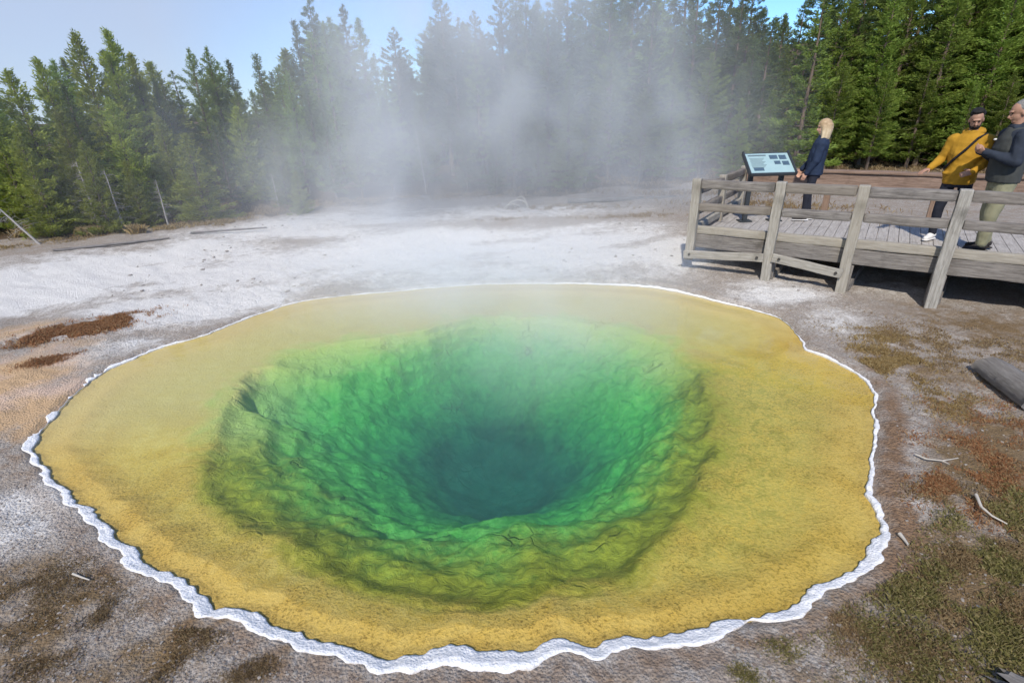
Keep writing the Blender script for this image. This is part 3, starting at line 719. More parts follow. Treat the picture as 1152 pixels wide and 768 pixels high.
def beam(name, a, b, w, h, mat, parent, up=(0, 0, 1), bev=.012, wear=.004, seed=0, segs=None):
    a, b = Vector(a), Vector(b); x = (b - a); L = x.length; x.normalize()
    y = Vector(up).cross(x); y.normalize(); z = x.cross(y)
    bm = bmesh.new(); bmesh.ops.create_cube(bm, size=1)
    bmesh.ops.scale(bm, vec=(L, w, h), verts=bm.verts)
    n = segs or max(2, int(L / .18))
    es = [e for e in bm.edges if abs((e.verts[0].co - e.verts[1].co).normalized().x) > .9]
    bmesh.ops.subdivide_edges(bm, edges=es, cuts=n)
    bmesh.ops.bevel(bm, geom=[e for e in bm.edges if len(e.link_faces) == 2 and e.calc_face_angle(0) > .5], offset=bev, segments=2, profile=.6, affect='EDGES')
    rg = random.Random(seed + int(L * 1000) + int(a.x * 91 + a.y * 57 + a.z * 33))
    ph = [rg.uniform(0, 6.3) for _ in range(4)]
    for v in bm.verts:
        f = wear * (math.sin(v.co.x * 3 + ph[0]) + .7 * math.sin(v.co.x * 9 + ph[1]) + .4 * rg.uniform(-1, 1))
        g = wear * (math.sin(v.co.x * 4 + ph[2]) + .6 * math.sin(v.co.x * 11 + ph[3]))
        v.co.z += f; v.co.y += g
    o = bm_obj(name, bm, mat, parent)
    M = Matrix((x, y, z)).transposed().to_4x4(); M.translation = (a + b) / 2
    if parent: M.translation -= parent.location
    o.matrix_local = M
    return o
A0 = Vector((3.02, 8.41, 0)); U = Vector((.811, -.585, 0)); U.normalize(); Vv = Vector((-U.y, U.x, 0))
DZ = .68; DW = 3.2; SL = 8.5
def W(s, v, z): return A0 + U * s + Vv * v + Vector((0, 0, z))
bw = empty("boardwalk", A0)
tag(bw, "weathered grey timber boardwalk platform with post and rail fence over the right bank", "boardwalk")
def bmm(name, s0, v0, z0, s1, v1, z1, w, h, mat, **k): return beam(name, W(s0, v0, z0), W(s1, v1, z1), w, h, mat, bw, **k)
PS = [0, 1.2, 2.22, 3.28, 4.5, 5.8, 7.1, 8.4]
for i, s0 in enumerate(PS):
    p = W(s0, 0, 0); zb = .32 if i == 0 else gz(p.x, p.y) - .08
    beam("post", W(s0, 0, zb), W(s0, 0, 1.62), .135, .13, WOOD_P, bw, up=(-Vv), bev=.014, seed=i, wear=.005)
    if 0 < i:
        beam("foot_block", W(s0 + .01, .145, gz(p.x, p.y) - .08), W(s0 + .01, .145, .50), .16, .14, WOOD, bw, up=(-Vv), seed=i)
        q = W(s0, 1.5, 0)
        beam("ground_brace", W(s0 + .06, .15, gz(p.x, p.y) + .05), W(s0 + .25, 1.7, gz(q.x, q.y) + .26), .10, .11, WOOD, bw, seed=i)
for i in range(len(PS) - 1):
    a, b = PS[i] + .07, PS[i + 1] - .07
    bmm("top_rail", a, .0, 1.535, b, .0, 1.535, .11, .14, WOOD, bev=.03, seed=i)
    bmm("middle_rail", a, .0, 1.19, b, .0, 1.19, .10, .125, WOOD, bev=.03, seed=i + 20)
bmm("edge_curb", -.08, .13, .80, SL, .13, .80, .11, .125, WOOD_P, bev=.02, seed=3, wear=.004)
bmm("edge_beam", -.08, .12, .622, SL, .12, .622, .085, .215, WOOD, bev=.012, seed=4)
bmm("lower_brace", -.08, -.085, .42, 1.14, -.085, .50, .04, .13, WOOD_P, seed=5)
bmm("lower_brace", 1.26, -.085, .53, 2.2, -.085, .40, .04, .13, WOOD_P, seed=6)
BOLT = simple('bolt_steel', (.05, .045, .04), .6, 30, .3, .1, .4)
for (s_, z_) in [(.02, .43), (1.05, .50), (1.36, .515), (2.12, .41)]:
    bb = bmesh.new(); bmesh.ops.create_cone(bb, cap_ends=True, segments=10, radius1=.022, radius2=.018, depth=.02)
    ob = bm_obj('bolt', bb, BOLT, bw); q_ = (-Vv).to_track_quat('Z', 'Y'); ob.rotation_mode = 'QUATERNION'; ob.rotation_quaternion = q_; ob.location = W(s_, -.115, z_) - A0
# end rail on the left and the far rail
bmm("edge_curb", -.02, .2, .80, -.02, DW, .80, .11, .125, WOOD_P, bev=.02, seed=13)
bmm("edge_beam", -.03, .18, .622, -.03, DW, .622, .085, .215, WOOD, seed=14)
for v0 in (1.6, DW):
    bmm("post", 0, v0, .1, 0, v0, 1.5, .12, .12, WOOD_P, up=-Vv, seed=31)
for a, b in ((.07, 1.53), (1.67, DW - .07)):
    bmm("top_rail", 0, a, 1.42, 0, b, 1.40, .10, .13, WOOD, bev=.03, seed=8)
    bmm("middle_rail", 0, a, 1.1, 0, b, 1.08, .10, .12, WOOD, bev=.03, seed=9)
FP = [1.55, 3.2, 4.85, 6.5, 8.2]
ZT = 1.40
for i, s0 in enumerate(FP):
    bmm("post", s0, DW + .02, .0, s0, DW + .02, ZT - .03, .11, .11, WOOD_R, up=-Vv, seed=40 + i)
bmm("far_rail", .08, DW - .085, ZT - .10, SL, DW - .085, ZT - .12, .06, .26, WOOD_R, bev=.012, seed=50)
bmm("far_rail_cap", .08, DW - .02, ZT + .05, SL, DW - .02, ZT + .03, .26, .045, WOOD_R, bev=.012, seed=51)
# planks
bmd = bmesh.new(); rg = random.Random(4); k = 0
sp = -.06
while sp < SL:
    wd = .142; g = bmesh.ops.create_cube(bmd, size=1)['verts']
    for v in g:
        v.co = Vector((v.co.x * (wd - .008) + sp + wd / 2, v.co.y * (DW - .2) + DW / 2 + .06, v.co.z * .045 + DZ - .022 + 0 * k))
        v.co.z += rg.uniform(-.002, .002)
    sp += wd
deck = bm_obj("deck", bmd, WOOD_D, bw)
# planks run across: the grain direction is local y, so turn the mesh frame
Mx = Matrix.Rotation(math.atan2(U.y, U.x), 4, 'Z'); deck.matrix_local = Mx
dm = mat_wood("deck_planks", (.27, .245, .23), (.50, .47, .44))
for nd in dm.node_tree.nodes:
    if nd.type == 'MAPPING': nd.inputs["Scale"].default_value = (14, 1.2, 14)
deck.data.materials[0] = dm
for s0 in (.5, 1.7, 2.8, 4.0, 5.2, 6.5):
    bmm("joist", s0, .2, .60, s0, DW - .05, .60, .09, .10, WOOD, seed=60)
for s0 in (.6, 2.0, 3.6, 5.2, 6.8):
    q = W(s0, 1.7, 0); bmm("pile", s0, 1.7, gz(q.x, q.y) - .1, s0, 1.7, .55, .16, .16, WOOD, up=-Vv, seed=70)

# ------------------------------------------------------------------ interpretive sign
METAL = simple("dark_metal", (.035, .04, .045), .45, 20, .2, .1, .5)
PANEL = NT("sign_face"); _v = PANEL.co("Object"); _n = PANEL.noise(_v, 5, 3)
PANEL = PANEL.done(PANEL.bsdf(PANEL.mix(_n, (.27, .40, .41), (.38, .50, .50)), .25, None, .5))
PIC = simple("sign_pictures", (.07, .11, .15), .3, 25, .6, 0)
LINE = simple("sign_print", (.12, .16, .18), .4, 20, .2, 0)
L1 = P(837, 249, DZ); sg = empty("information_sign", (L1.x, L1.y, DZ), -0.06); sg.scale = (.86, .86, .95)
tag(sg, "tilted pale blue information panel on two dark metal legs at the platform end", "sign")
def box_local(name, c, size, mat, parent, rot=None, bev=.004):
    bm = bmesh.new(); bmesh.ops.create_cube(bm, size=1); bmesh.ops.scale(bm, vec=size, verts=bm.verts)
    if bev: bmesh.ops.bevel(bm, geom=bm.edges[:], offset=bev, segments=2, affect='EDGES')
    o = bm_obj(name, bm, mat, parent); o.location = c
    if rot: o.rotation_euler = rot
    return o
tilt = R_(30)
for xx in (0, .62):
    lg = box_local("leg", (xx, 0, .47), (.085, .085, .94), METAL, sg)
    box_local("base_plate", (0, 0, -.46), (.26, .24, .03), METAL, lg)
pf = box_local("panel_frame", (.31, -.04, 1.05), (.94, .66, .05), METAL, sg, (tilt, 0, 0), .008)
fc = box_local("panel_face", (0, 0, .0275), (.86, .58, .005), PANEL, pf, None, 0)
for (x, y, sx_, sy_) in [(.12, .17, .16, .12), (.30, .16, .14, .13), (.16, .0, .12, .10), (.32, -.02, .13, .12), (-.25, -.19, .2, .09)]:
    box_local("picture", (x, y, .0045), (sx_, sy_, .003), PIC, fc, None, 0)
for i in range(9):
    box_local("text_line", (-.22 - .012 * (i % 3), .14 - i * .034, .0045), (.30 - .03 * (i % 3), .010, .003), LINE, fc, None, 0)
box_local("heading", (-.2, .225, .0045), (.36, .04, .003), LINE, fc, None, 0)
for xx in (-.45, .45): box_local("side_bar", (xx, 0, .03), (.035, .68, .05), METAL, pf, None, .006)

# ------------------------------------------------------------------ people
def V3(*a): return Vector(a)
def add_cap(bm, a, ra, b, rb, n=12, flat=1.0):
    a, b = Vector(a), Vector(b); d = b - a; L = d.length; q = d.to_track_quat('Z', 'Y'); rings = []
    prof = [(-ra * math.cos(t), ra * math.sin(t)) for t in (.25, .7, 1.15)] + [(0, ra), (L, rb)] + [(L + rb * math.cos(t), rb * math.sin(t)) for t in (1.15, .7, .25)]
    for (z, r) in prof:
        rings.append([bm.verts.new(a + q @ Vector((r * math.cos(6.2832 * k / n), flat * r * math.sin(6.2832 * k / n), z))) for k in range(n)])
    for i in range(len(rings) - 1):
        for k in range(n):
            j = (k + 1) % n; bm.faces.new((rings[i][k], rings[i][j], rings[i + 1][j], rings[i + 1][k]))
    bm.faces.new(rings[0][::-1]); bm.faces.new(rings[-1])
def add_ell(bm, c, r, q=None):
    g = bmesh.ops.create_uvsphere(bm, u_segments=16, v_segments=10, radius=1)['verts']
    for v in g:
        p = Vector((v.co.x * r[0], v.co.y * r[1], v.co.z * r[2])); v.co = Vector(c) + (q @ p if q else p)
def add_loft(bm, rings, n=18):
    rs = []
    for (c, rx, ry) in rings: rs.append([bm.verts.new(Vector(c) + Vector((rx * math.cos(6.2832 * k / n), ry * math.sin(6.2832 * k / n), 0))) for k in range(n)])
    for i in range(len(rs) - 1):
        for k in range(n):
            j = (k + 1) % n; bm.faces.new((rs[i][k], rs[i][j], rs[i + 1][j], rs[i + 1][k]))
    bm.faces.new(rs[0][::-1]); bm.faces.new(rs[-1])
def solid(name, bm, mat, parent, voxel=.008, smooth=4, fold=0.0):
    o = bm_obj(name + "_src", bm); m = o.modifiers.new("r", 'REMESH'); m.mode = 'VOXEL'; m.voxel_size = voxel
    if fold:
        tx = bpy.data.textures.new("folds", 'CLOUDS'); tx.noise_scale = .11
        dm_ = o.modifiers.new("d", 'DISPLACE'); dm_.texture = tx; dm_.strength = fold; dm_.mid_level = .5
    m = o.modifiers.new("s", 'SMOOTH'); m.factor = .5; m.iterations = smooth
    dg = bpy.context.evaluated_depsgraph_get(); me = bpy.data.meshes.new_from_object(o.evaluated_get(dg))
    for p in me.polygons: p.use_smooth = True
    me.materials.clear(); me.materials.append(mat); me.name = name
    r = bpy.data.objects.new(name, me); COL.objects.link(r); r.parent = parent
    bpy.data.objects.remove(o); return r
def hand(bm, wrist, d, pn, curl=.5, k=1.0, thumb=1):
    wrist, d, pn = Vector(wrist), Vector(d).normalized(), Vector(pn); pn = (pn - d * pn.dot(d)).normalized(); l = d.cross(pn)
    q = Matrix((l, pn, d)).transposed().to_quaternion()
    add_ell(bm, wrist + d * .048, (.040, .017, .055), q)
    for i, (ln, off) in enumerate([(.92, -.030), (1.0, -.010), (.95, .011), (.76, .030)]):
        b = wrist + d * .085 + l * off
        m1 = b + (d * math.cos(curl * .7) + pn * math.sin(curl * .7)) * .042 * ln
        m2 = m1 + (d * math.cos(curl * 1.7) + pn * math.sin(curl * 1.7)) * .038 * ln
        add_cap(bm, b - d * .02, .0095, m1, .0088, 8); add_cap(bm, m1, .0088, m2, .0075, 8)
    t0 = wrist + d * .025 - l * .032 * thumb; t1 = t0 + (d * .7 - l * .65 * thumb + pn * .35).normalized() * .042; t2 = t1 + (d * .9 - l * .1 * thumb + pn * .4).normalized() * .032
    add_cap(bm, t0, .013, t1, .0105, 8); add_cap(bm, t1, .0105, t2, .008, 8)
def head(bm, c, q, female=False):
    f = lambda x, y, z: Vector(c) + q @ Vector((x, y, z))
    add_ell(bm, f(0, -.008, .035), (.074, .094, .088), q)          # skull
    add_ell(bm, f(0, .022, -.035), (.060, .068, .075), q)          # face
    add_ell(bm, f(0, .052, -.088), (.036, .032, .026), q)          # chin
    add_cap(bm, f(0, .082, .012), .010, f(0, .108, -.030), .015, 8) # nose
    add_ell(bm, f(0, .088, -.058), (.024, .012, .008), q)          # lips
    add_ell(bm, f(0, .086, .030), (.050, .014, .010), q)           # brow
    for s_ in (-1, 1): add_ell(bm, f(s_ * .074, -.005, -.008), (.012, .022, .032), q)
SKIN = simple("skin", (.52, .30, .21), .55, 40, .12, .05, .4)
SKIN_D = simple("skin_tan", (.36, .20, .135), .55, 40, .12, .05, .4)
def cloth(name, col, var=.25): return simple(name, col, .85, 14, var, .25, .2)
EYE = simple("eye_dark", (.02, .015, .012), .3, 10, .1, 0)
def person(loc, rz, H, label, skin, parts, hq, arms, feet, top, lean=(0, 0), torso=1.0, hair=None):
    """arms: [(shoulder, elbow, wrist, hand dir, palm normal, thumb, curl)], feet: [(hip x, knee, ankle, toe dir)]"""
    k = H / 1.8
    root = empty("person", loc, rz); root.scale = (k, k, k); tag(root, label, "person")
    lx, ly = lean
    def T(x, y, z): f = max(0, z - .93) / .6; return Vector((x + lx * f, y + ly * f, z))
    hc = T(0, .02, 1.685)
    bm = bmesh.new()
    head(bm, hc, hq); add_cap(bm, T(0, -.015, 1.45), .058, hc + Vector((0, -.01, -.07)), .052)
    add_loft(bm, [(T(0, 0, .90), .145, .10), (T(0, 0, 1.08), .125, .09), (T(0, 0, 1.3), .155, .10), (T(0, 0, 1.45), .14, .08), (T(0, 0, 1.5), .07, .06)])
    for (sh, el, wr, hd, pn, th, cu) in arms:
        sh = T(*sh); add_cap(bm, sh, .045, el, .036); add_cap(bm, el, .036, wr, .025); hand(bm, wr, hd, pn, cu, thumb=th)
    for (hip, kn, an, td) in feet:
        add_cap(bm, hip, .07, kn, .048); add_cap(bm, kn, .048, an, .035); an = Vector(an); add_cap(bm, an + Vector((0, 0, -.03)), .035, an + Vector(td) * .13 + Vector((0, 0, -.055)), .025)
    solid("body", bm, skin, root, .0075, 3)
    # eyes
    for s_ in (-1, 1):
        be = bmesh.new(); add_ell(be, hc + hq @ Vector((s_ * .031, .083, .010)), (.013, .008, .007), hq); bm_obj("eye", be, EYE, root, True)
    # top garment
    bm = bmesh.new(); t = torso; hem = top.get("hem", .86)
    add_loft(bm, [(T(0, 0, hem), .185 * t, .135 * t), (T(0, .005, hem + .1), .19 * t, .14 * t), (T(0, .01, 1.1), .175 * t, .135 * t), (T(0, .01, 1.25), .195 * t, .14 * t), (T(0, -.005, 1.40), .205 * t, .125 * t), (T(0, -.01, 1.475), .165 * t, .10 * t), (T(0, -.01, 1.52), .085, .085), (T(0, -.008, 1.555), .072, .075)])
    for (sh, el, wr, hd, pn, th, cu) in arms:
        sh = T(*sh); el = Vector(el); wr = Vector(wr); cu_ = wr + (el - wr).normalized() * .01
        add_cap(bm, sh, .078 * t, el, .062 * t); add_cap(bm, el, .062 * t, cu_, .046)
    for f in top.get("extra", []): f(bm, T)
    solid("jacket", bm, top["mat"], root, .010, 4, .030)
    # trousers
    bm = bmesh.new()
    add_loft(bm, [(T(0, 0, .80), .165, .115), (T(0, 0, .90), .17, .125), (T(0, 0, 1.03), .15, .11)])
    for (hip, kn, an, td) in feet:
        lw = parts.get("leg", 1.0); add_cap(bm, hip, .098 * lw, kn, .072 * lw); add_cap(bm, kn, .072 * lw, Vector(an) + Vector((0, 0, .02)), .058 * lw)
    solid("trousers", bm, parts["trouser"], root, .010, 4, .016)
    for (hip, kn, an, td) in feet:
        an = Vector(an); td = Vector(td).normalized(); bs = bmesh.new()
        add_cap(bs, an + Vector((0, 0, -.025)) - td * .035, .047, an + td * .06 + Vector((0, 0, -.035)), .045); add_cap(bs, an + td * .03 + Vector((0, 0, -.048)), .042, an + td * .165 + Vector((0, 0, -.055)), .035)
        so = solid("shoe", bs, parts["shoe"], root, .009, 3)
        b2 = bmesh.new(); add_cap(b2, an - td * .055 + Vector((0, 0, -.078)), .046, an + td * .165 + Vector((0, 0, -.078)), .042, 12)
        for v in b2.verts: v.co.z = an.z - .078 + (v.co.z - (an.z - .078)) * .28
        s2 = bm_obj("sole", b2, parts["sole"], so, True)
    return root, T, hc
def rot_xyz(x, y, z): return (Matrix.Rotation(z, 3, 'Z') @ Matrix.Rotation(x, 3, 'X') @ Matrix.Rotation(y, 3, 'Y')).to_quaternion()
BLACKC = cloth("black_cloth", (.018, .018, .022)); NAVY = cloth("navy_cloth", (.022, .034, .065)); MUST = cloth("mustard_cloth", (.40, .215, .022), .2)
GREYV = cloth("charcoal_vest", (.055, .058, .055)); BLUEG = cloth("slate_blue_cloth", (.030, .037, .052)); KHAKI = cloth("khaki_cloth", (.25, .24, .155)); DARKP = cloth("dark_trousers", (.022, .024, .035))
WHITE = simple("white_rubber", (.72, .70, .68), .6, 20, .1, .05); SHOEB = cloth("dark_shoe", (.03, .027, .027))
HAIRB = simple("hair_black", (.010, .008, .008), .85, 60, .4, .4, .4, (1, 1, .2)); HAIRG = simple("hair_grey", (.22, .21, .20), .6, 60, .5, .5, .3)
HAIRY = NT("hair_blond"); _v = HAIRY.co("Object", (6, 6, .8)); _n = HAIRY.noise(_v, 5, 4); _z = HAIRY.n("SeparateXYZ"); HAIRY.l(HAIRY.co("Object"), _z.inputs[0])
_c1 = HAIRY.mix(_n, (.26, .165, .085), (.54, .39, .23)); _c2 = HAIRY.mix(_n, (.34, .24, .13), (.74, .61, .41))
HAIRY = HAIRY.done(HAIRY.bsdf(HAIRY.mix(HAIRY.rng(_z.outputs[2], 1.74, 1.62), _c1, _c2), .5, HAIRY.bump(_n, .5, .01), .4))

def stand(off=.10, fwd=(.0, .0), kneef=.03, toe=(.12, .12)):
    r = []
    for s_, fy, ta in ((-1, fwd[0], -toe[0]), (1, fwd[1], toe[1])):
        r.append(((s_ * .09, 0, .88), (s_ * (.09 + off) / 2 + s_ * .02, kneef + fy * .5, .49), (s_ * off, fy, .105), (math.sin(ta), math.cos(ta), 0)))
    return r
def face_rz(fx, fy): return math.atan2(fy, fx) - math.pi / 2

# -- man in the mustard anorak: right arm held out, left hand in the front pocket
loc = P(1057, 272, DZ)
hq = rot_xyz(R_(-20), R_(4), R_(20))
arms = [((.185, 0, 1.43), (.265, .0, 1.18), (.33, .20, 1.05), (.5, .75, -.35), (-.1, -.2, -1), -1, .35),
        ((-.185, 0, 1.43), (-.27, .0, 1.17), (-.17, .19, 1.03), (.75, .55, -.25), (0, -1, -.2), 1, .8)]
def hood(bm, T):
    add_ell(bm, T(0, -.085, 1.535), (.125, .075, .065)); add_cap(bm, T(-.08, -.02, 1.53), .045, T(.08, -.02, 1.53), .045)
    add_cap(bm, T(-.16, .12, .99), .03, T(.16, .12, .99), .03); add_loft(bm, [(T(0, 0, .84), .18, .135), (T(0, 0, .9), .195, .148), (T(0, .02, 1.0), .19, .155), (T(0, .02, 1.12), .18, .14)])
yr, T, hc = person(loc, face_rz(-.80, -.60), 1.80, "bearded man in a mustard yellow anorak with one arm held out over the rail", SKIN_D, dict(trouser=DARKP, shoe=WHITE, sole=WHITE, leg=.92), hq, arms, stand(.13, (.0, -.03)), dict(mat=MUST, hem=.87, extra=[hood]), (-.0, .02), 1.05)
bm = bmesh.new(); f = lambda x, y, z: hc + hq @ Vector((x, y, z))
add_ell(bm, f(0, -.036, .072), (.084, .092, .078), hq); add_ell(bm, f(0, .012, .122), (.064, .066, .032), hq); add_ell(bm, f(0, -.055, .0), (.080, .062, .07), hq)
solid("hair", bm, HAIRB, yr, .009, 1, .03)
bm = bmesh.new(); add_ell(bm, f(0, .045, -.078), (.052, .048, .040), hq); add_cap(bm, f(-.062, .01, -.03), .014, f(-.04, .05, -.085), .018, 8); add_cap(bm, f(.062, .01, -.03), .014, f(.04, .05, -.085), .018, 8); add_cap(bm, f(-.025, .092, -.046), .008, f(.025, .092, -.046), .008, 8)
solid("beard", bm, HAIRB, yr, .008, 2)
ss = [(-.15, -.03, 1.505), (-.10, .10, 1.46), (-.02, .168, 1.32), (.08, .178, 1.19), (.16, .13, 1.08), (.205, .0, 1.03), (.14, -.13, 1.12), (.0, -.165, 1.28), (-.10, -.12, 1.42), (-.15, -.03, 1.505)]
bm = bmesh.new()
for a, b in zip(ss[:-1], ss[1:]): add_cap(bm, T(*a), .017, T(*b), .017, 8)
solid("strap", bm, BLACKC, yr, .008, 2)

# -- older man in profile, hands together at the chest holding a phone
loc = P(1101, 282, DZ)
hq = rot_xyz(R_(-16), 0, R_(0))
arms = [((-.195, 0, 1.43), (-.27, .06, 1.15), (-.06, .30, 1.24), (.55, .75, .25), (.6, -.5, .5), 1, .9),
        ((.195, 0, 1.43), (.29, .04, 1.15), (.06, .31, 1.25), (-.55, .75, .25), (-.6, -.5, .5), -1, .9)]
def collar(bm, T):
    add_cap(bm, T(-.05, -.03, 1.54), .04, T(.05, -.03, 1.54), .04); add_cap(bm, T(-.06, .05, 1.52), .03, T(.06, .05, 1.52), .03)
orr, T, hc = person(loc, face_rz(-.86, .30), 1.90, "grey-haired man in a black jacket and khaki trousers looking down at his joined hands", SKIN_D, dict(trouser=KHAKI, shoe=SHOEB, sole=SHOEB, leg=1.12), hq, arms, stand(.11, (.05, -.08)), dict(mat=BLUEG, hem=.90, extra=[collar]), (0, .03), 1.12)
bm = bmesh.new(); f = lambda x, y, z: hc + hq @ Vector((x, y, z))
add_ell(bm, f(0, -.036, .060), (.087, .096, .082), hq); add_ell(bm, f(0, -.060, -.01), (.080, .056, .075), hq)
solid("hair", bm, HAIRG, orr, .009, 1, .025)
bm = bmesh.new()
add_loft(bm, [(T(0, .005, .885), .215, .165), (T(0, .01, 1.0), .218, .17), (T(0, .015, 1.15), .208, .166), (T(0, .015, 1.28), .222, .168), (T(0, .0, 1.40), .20, .15), (T(0, -.005, 1.475), .14, .118), (T(0, -.006, 1.52), .095, .098)])
solid("vest", bm, GREYV, orr, .010, 4, .014)
bm = bmesh.new(); add_cap(bm, T(-.055, -.06, 1.575), .020, T(.055, -.06, 1.575), .020); solid("collar_trim", bm, WHITE, orr, .008, 2)
bm = bmesh.new(); add_ell(bm, T(.19, .11, 1.37), (.022, .02, .014)); bm_obj("badge", bm, WHITE, orr, True)
# -- woman with blond hair, seen from her left side and back
loc = P(905, 248, DZ)
hq = rot_xyz(R_(-8), 0, R_(12))
arms = [((-.165, 0, 1.40), (-.20, .02, 1.12), (-.17, .14, .90), (.0, .35, -1), (1, 0, 0), 1, .5),
        ((.165, 0, 1.40), (.20, .05, 1.13), (.17, .20, .93), (.0, .4, -1), (-1, 0, 0), -1, .5)]
wr_, T, hc = person(loc, face_rz(-.90, .42), 1.68, "blond woman in a navy jacket and dark trousers beside the information panel", SKIN, dict(trouser=DARKP, shoe=SHOEB, sole=WHITE, leg=.88), hq, arms, stand(.08, (.04, -.04)), dict(mat=NAVY, hem=.86), (0, -.03), 1.06)
bm = bmesh.new(); f = lambda x, y, z: hc + hq @ Vector((x, y, z))
add_ell(bm, f(0, -.022, .052), (.096, .112, .096), hq)
add_loft(bm, [(T(0, -.055, 1.475), .10, .055), (T(0, -.040, 1.52), .115, .085), (T(0, -.03, 1.60), .108, .098), (T(0, -.025, 1.68), .100, .108), (T(0, -.02, 1.75), .09, .10)])
for s_ in (-1, 1): add_cap(bm, f(s_ * .070, .02, .03), .028, T(s_ * .085, .01, 1.50), .026)
solid("hair", bm, HAIRY, wr_, .009, 1, .022)

# ------------------------------------------------------------------ logs, sticks, driftwood
GREYLOG = mat_wood("grey_log", (.07, .065, .063), (.27, .255, .245))
def log(name, label, a, b, ra, rb, mat=GREYLOG, n=14, seed=0, cat="log", half=1.0, group=None):
    a, b = Vector(a), Vector(b); d = b - a; L = d.length
    rg = np.random.RandomState(seed); rows = 16; V = []; F = []
    ph = rg.rand(8) * 6.28
    for i in range(rows):
        t = i / (rows - 1); r = ra + (rb - ra) * t
        for k in range(n):
            th = 2 * math.pi * k / n
            q = r * (1 + .10 * math.sin(3 * th + ph[0] + 2 * t) + .07 * math.sin(5 * th + ph[1]) + .06 * rg.randn() * .5)
            V.append((t * L - L / 2 + (.03 * rg.randn() if i in (0, rows - 1) else 0), q * math.cos(th), q * math.sin(th) * half))
    for i in range(rows - 1):
        for k in range(n): j = (k + 1) % n; F.append((i * n + k, (i + 1) * n + k, (i + 1) * n + j, i * n + j))
    bm = bmesh.new(); vs = [bm.verts.new(v) for v in V]
    for f in F: bm.faces.new([vs[q] for q in f])
    for e, sg_ in ((0, -1), (rows - 1, 1)):
        c = bm.verts.new((sg_ * (L / 2 - .05), 0, 0))
        for k in range(n): j = (k + 1) % n; q = (vs[e * n + k], vs[e * n + j], c); bm.faces.new(q if sg_ > 0 else q[::-1])
    o = bm_obj(name, bm, mat, None, n > 8); x = d.normalized(); y = Vector((0, 0, 1)).cross(x).normalized()
    M = Matrix((x, y, x.cross(y))).transposed().to_4x4(); M.translation = (a + b) / 2; o.matrix_world = M
    tag(o, label, cat, group); return o
la = P(1112, 412, .16); lb = P(1160, 446, .16)
log("log", "short weathered grey log lying on the right bank beyond the pool rim", la, lb + (lb - la) * .25, .12, .145, seed=3, n=11, half=.95)
ca = P(1128, 762, .12)
log("log", "pale grey timber end poking into the lower right corner", ca, ca + Vector((.22, -.22, .0)), .055, .075, seed=9, half=.5)
def stick(label, pts, r, mat, name="stick", cat="stick", forks=()):
    ac = Acc(); n = len(pts); ac.add(*tube_np(pts, np.linspace(r, r * .45, n), 7))
    for fk in forks: ac.add(*tube_np(fk, np.linspace(r * .7, r * .25, len(fk)), 6))
    o = ac.build(name, mat); tag(o, label, cat); return o
def on(px, py, dz=.02):
    p = P(px, py, .06); p = P(px, py, gz(p.x, p.y) + dz); return (p.x, p.y, p.z)
BLEACH = simple("bleached_wood", (.44, .40, .345), .85, 20, .25, .3)
stick("bleached curved stick lying on the rust heath at right", [on(1098, 556, .05), on(1104, 570, .05), on(1116, 580, .04), on(1133, 589, .03)], .011, BLEACH)
stick("thin pale twig on the grey gravel right of the rim", [on(1030, 511), on(1042, 516, .03), on(1060, 518, .03), on(1078, 515)], .008, BLEACH, forks=[[on(1060, 518, .03), on(1068, 522, .02)]])
stick("short white wood chip close to the lower right rim", [on(1012, 600), on(1017, 606), on(1022, 613)], .014, BLEACH)
stick("white twig on the brown ground at the lower left", [on(82, 645), on(92, 649), on(101, 652)], .008, BLEACH)
pd = P(582, 234, .2)
def arc(cx, cy, r, h, a, n=7):
    return [(pd.x + cx + r * math.cos(t) * math.cos(a), pd.y + cy + r * math.cos(t) * math.sin(a), gz(pd.x, pd.y) + h * math.sin(t)) for t in np.linspace(0, math.pi, n)]
stick("bleached arching driftwood root on the far flat below the steam", arc(0, 0, .30, .22, .1), .04, BLEACH, "driftwood", "driftwood", forks=[arc(-.15, -.05, .25, .12, .4), arc(.1, .1, .2, .3, -.5)])
fl = [((60, 282), (190, 268), .032, "long grey fallen trunk along the left forest edge"), ((215, 262), (300, 256), .025, "slim grey fallen trunk near the bright green pine"),
      ((640, 226), (760, 222), .07, "grey fallen trunk at the foot of the forest beyond the steam")]
for i, (a, b, r, lb_) in enumerate(fl):
    log("fallen_log", lb_, Vector(on(*a, r * .7)), Vector(on(*b, r * .9)), r, r * .7, seed=20 + i, group=None)

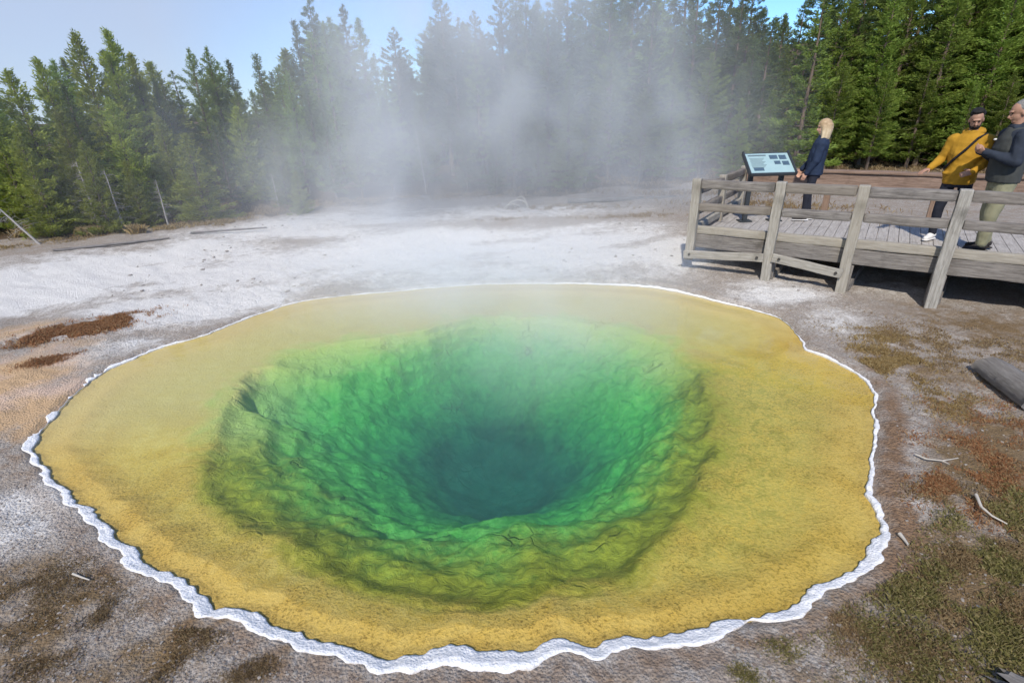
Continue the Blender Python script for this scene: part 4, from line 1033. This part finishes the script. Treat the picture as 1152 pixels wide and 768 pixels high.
# ------------------------------------------------------------------ steam
def steam(name, label, lo, hi, blobs, nscale, dens, col=(.94, .965, .99), cut=(.30, .74), step=1.0):
    bm = bmesh.new(); bmesh.ops.create_cube(bm, size=1)
    lo, hi = Vector(lo), Vector(hi); c = (lo + hi) / 2; sz = hi - lo
    for v in bm.verts: v.co = Vector((c.x + v.co.x * sz.x, c.y + v.co.y * sz.y, c.z + v.co.z * sz.z))
    t = NT(name); v = t.co("Object"); tot = None
    for (p, s_, a) in blobs:
        sb = t.n("VectorMath", operation='SUBTRACT'); t.l(v, sb.inputs[0]); sb.inputs[1].default_value = p
        dv = t.n("VectorMath", operation='DIVIDE'); t.l(sb.outputs[0], dv.inputs[0]); dv.inputs[1].default_value = s_
        dt = t.n("VectorMath", operation='DOT_PRODUCT'); t.l(dv.outputs[0], dt.inputs[0]); t.l(dv.outputs[0], dt.inputs[1])
        e = t.math('MULTIPLY', t.math('POWER', 2.71828, t.math('MULTIPLY', dt.outputs["Value"], -1.0)), a)
        tot = e if tot is None else t.math('ADD', tot, e)
    mp = t.n("Mapping"); mp.inputs["Scale"].default_value = (1, 1, .8); mp.inputs["Location"].default_value = (9.7, 4.2, 1.9); t.l(v, mp.inputs[0])
    n = t.noise(mp.outputs[0], nscale, 3, .55, .5)
    d = t.math('MULTIPLY', tot, t.rng(n, cut[0], cut[1], .16, 1.0))
    d = t.math('MULTIPLY', t.math('SUBTRACT', d, .02), dens); d = t.math('MAXIMUM', d, 0.0)
    vol = t.n("VolumePrincipled"); vol.inputs["Color"].default_value = (*col, 1); t.l(d, vol.inputs["Density"]); vol.inputs["Anisotropy"].default_value = -.12
    m = t.done(None, vol.outputs[0])
    o = bm_obj(name, bm, m); tag(o, label, "steam", kind="stuff"); return o
steam("steam", "drifting white steam rising behind and over the far half of the pool", (-11, 3.8, .02), (10.0, 16.5, 9.5),
  [((-3.2, 13.2, 1.5), (1.7, 1.6, 2.8), 1.35), ((-.8, 13.5, 2.4), (2.3, 1.6, 2.8), .85), ((2.2, 13.6, 2.3), (2.2, 1.6, 2.3), .9), ((4.6, 13.6, 1.6), (1.7, 1.6, 1.7), .8),
   ((.6, 14, 5.0), (2.4, 1.8, 2.2), .95), ((-2.6, 13.2, 4.2), (1.5, 1.6, 1.8), .5), ((-1.5, 9.8, .4), (3.2, 1.9, .6), .4), ((-.5, 7.6, .3), (2.1, 1.5, .7), 2.4), ((.4, 6.3, .2), (1.1, 1.3, .5), 1.6), ((-5.5, 13, 1.0), (1.8, 1.6, 1.6), .4), ((.5, 13.5, 6.5), (3.8, 2, 2.2), .45), ((-1, 14.5, 3.5), (11, 1.8, 4.0), .07), ((-8, 11.8, 2.6), (3.2, 1.5, 3.2), .17), ((.1, 4.7, .25), (.9, .8, .3), 1.0)],
  .68, .42)
S.cycles.volume_step_rate = 3.0; S.cycles.volume_max_steps = 32
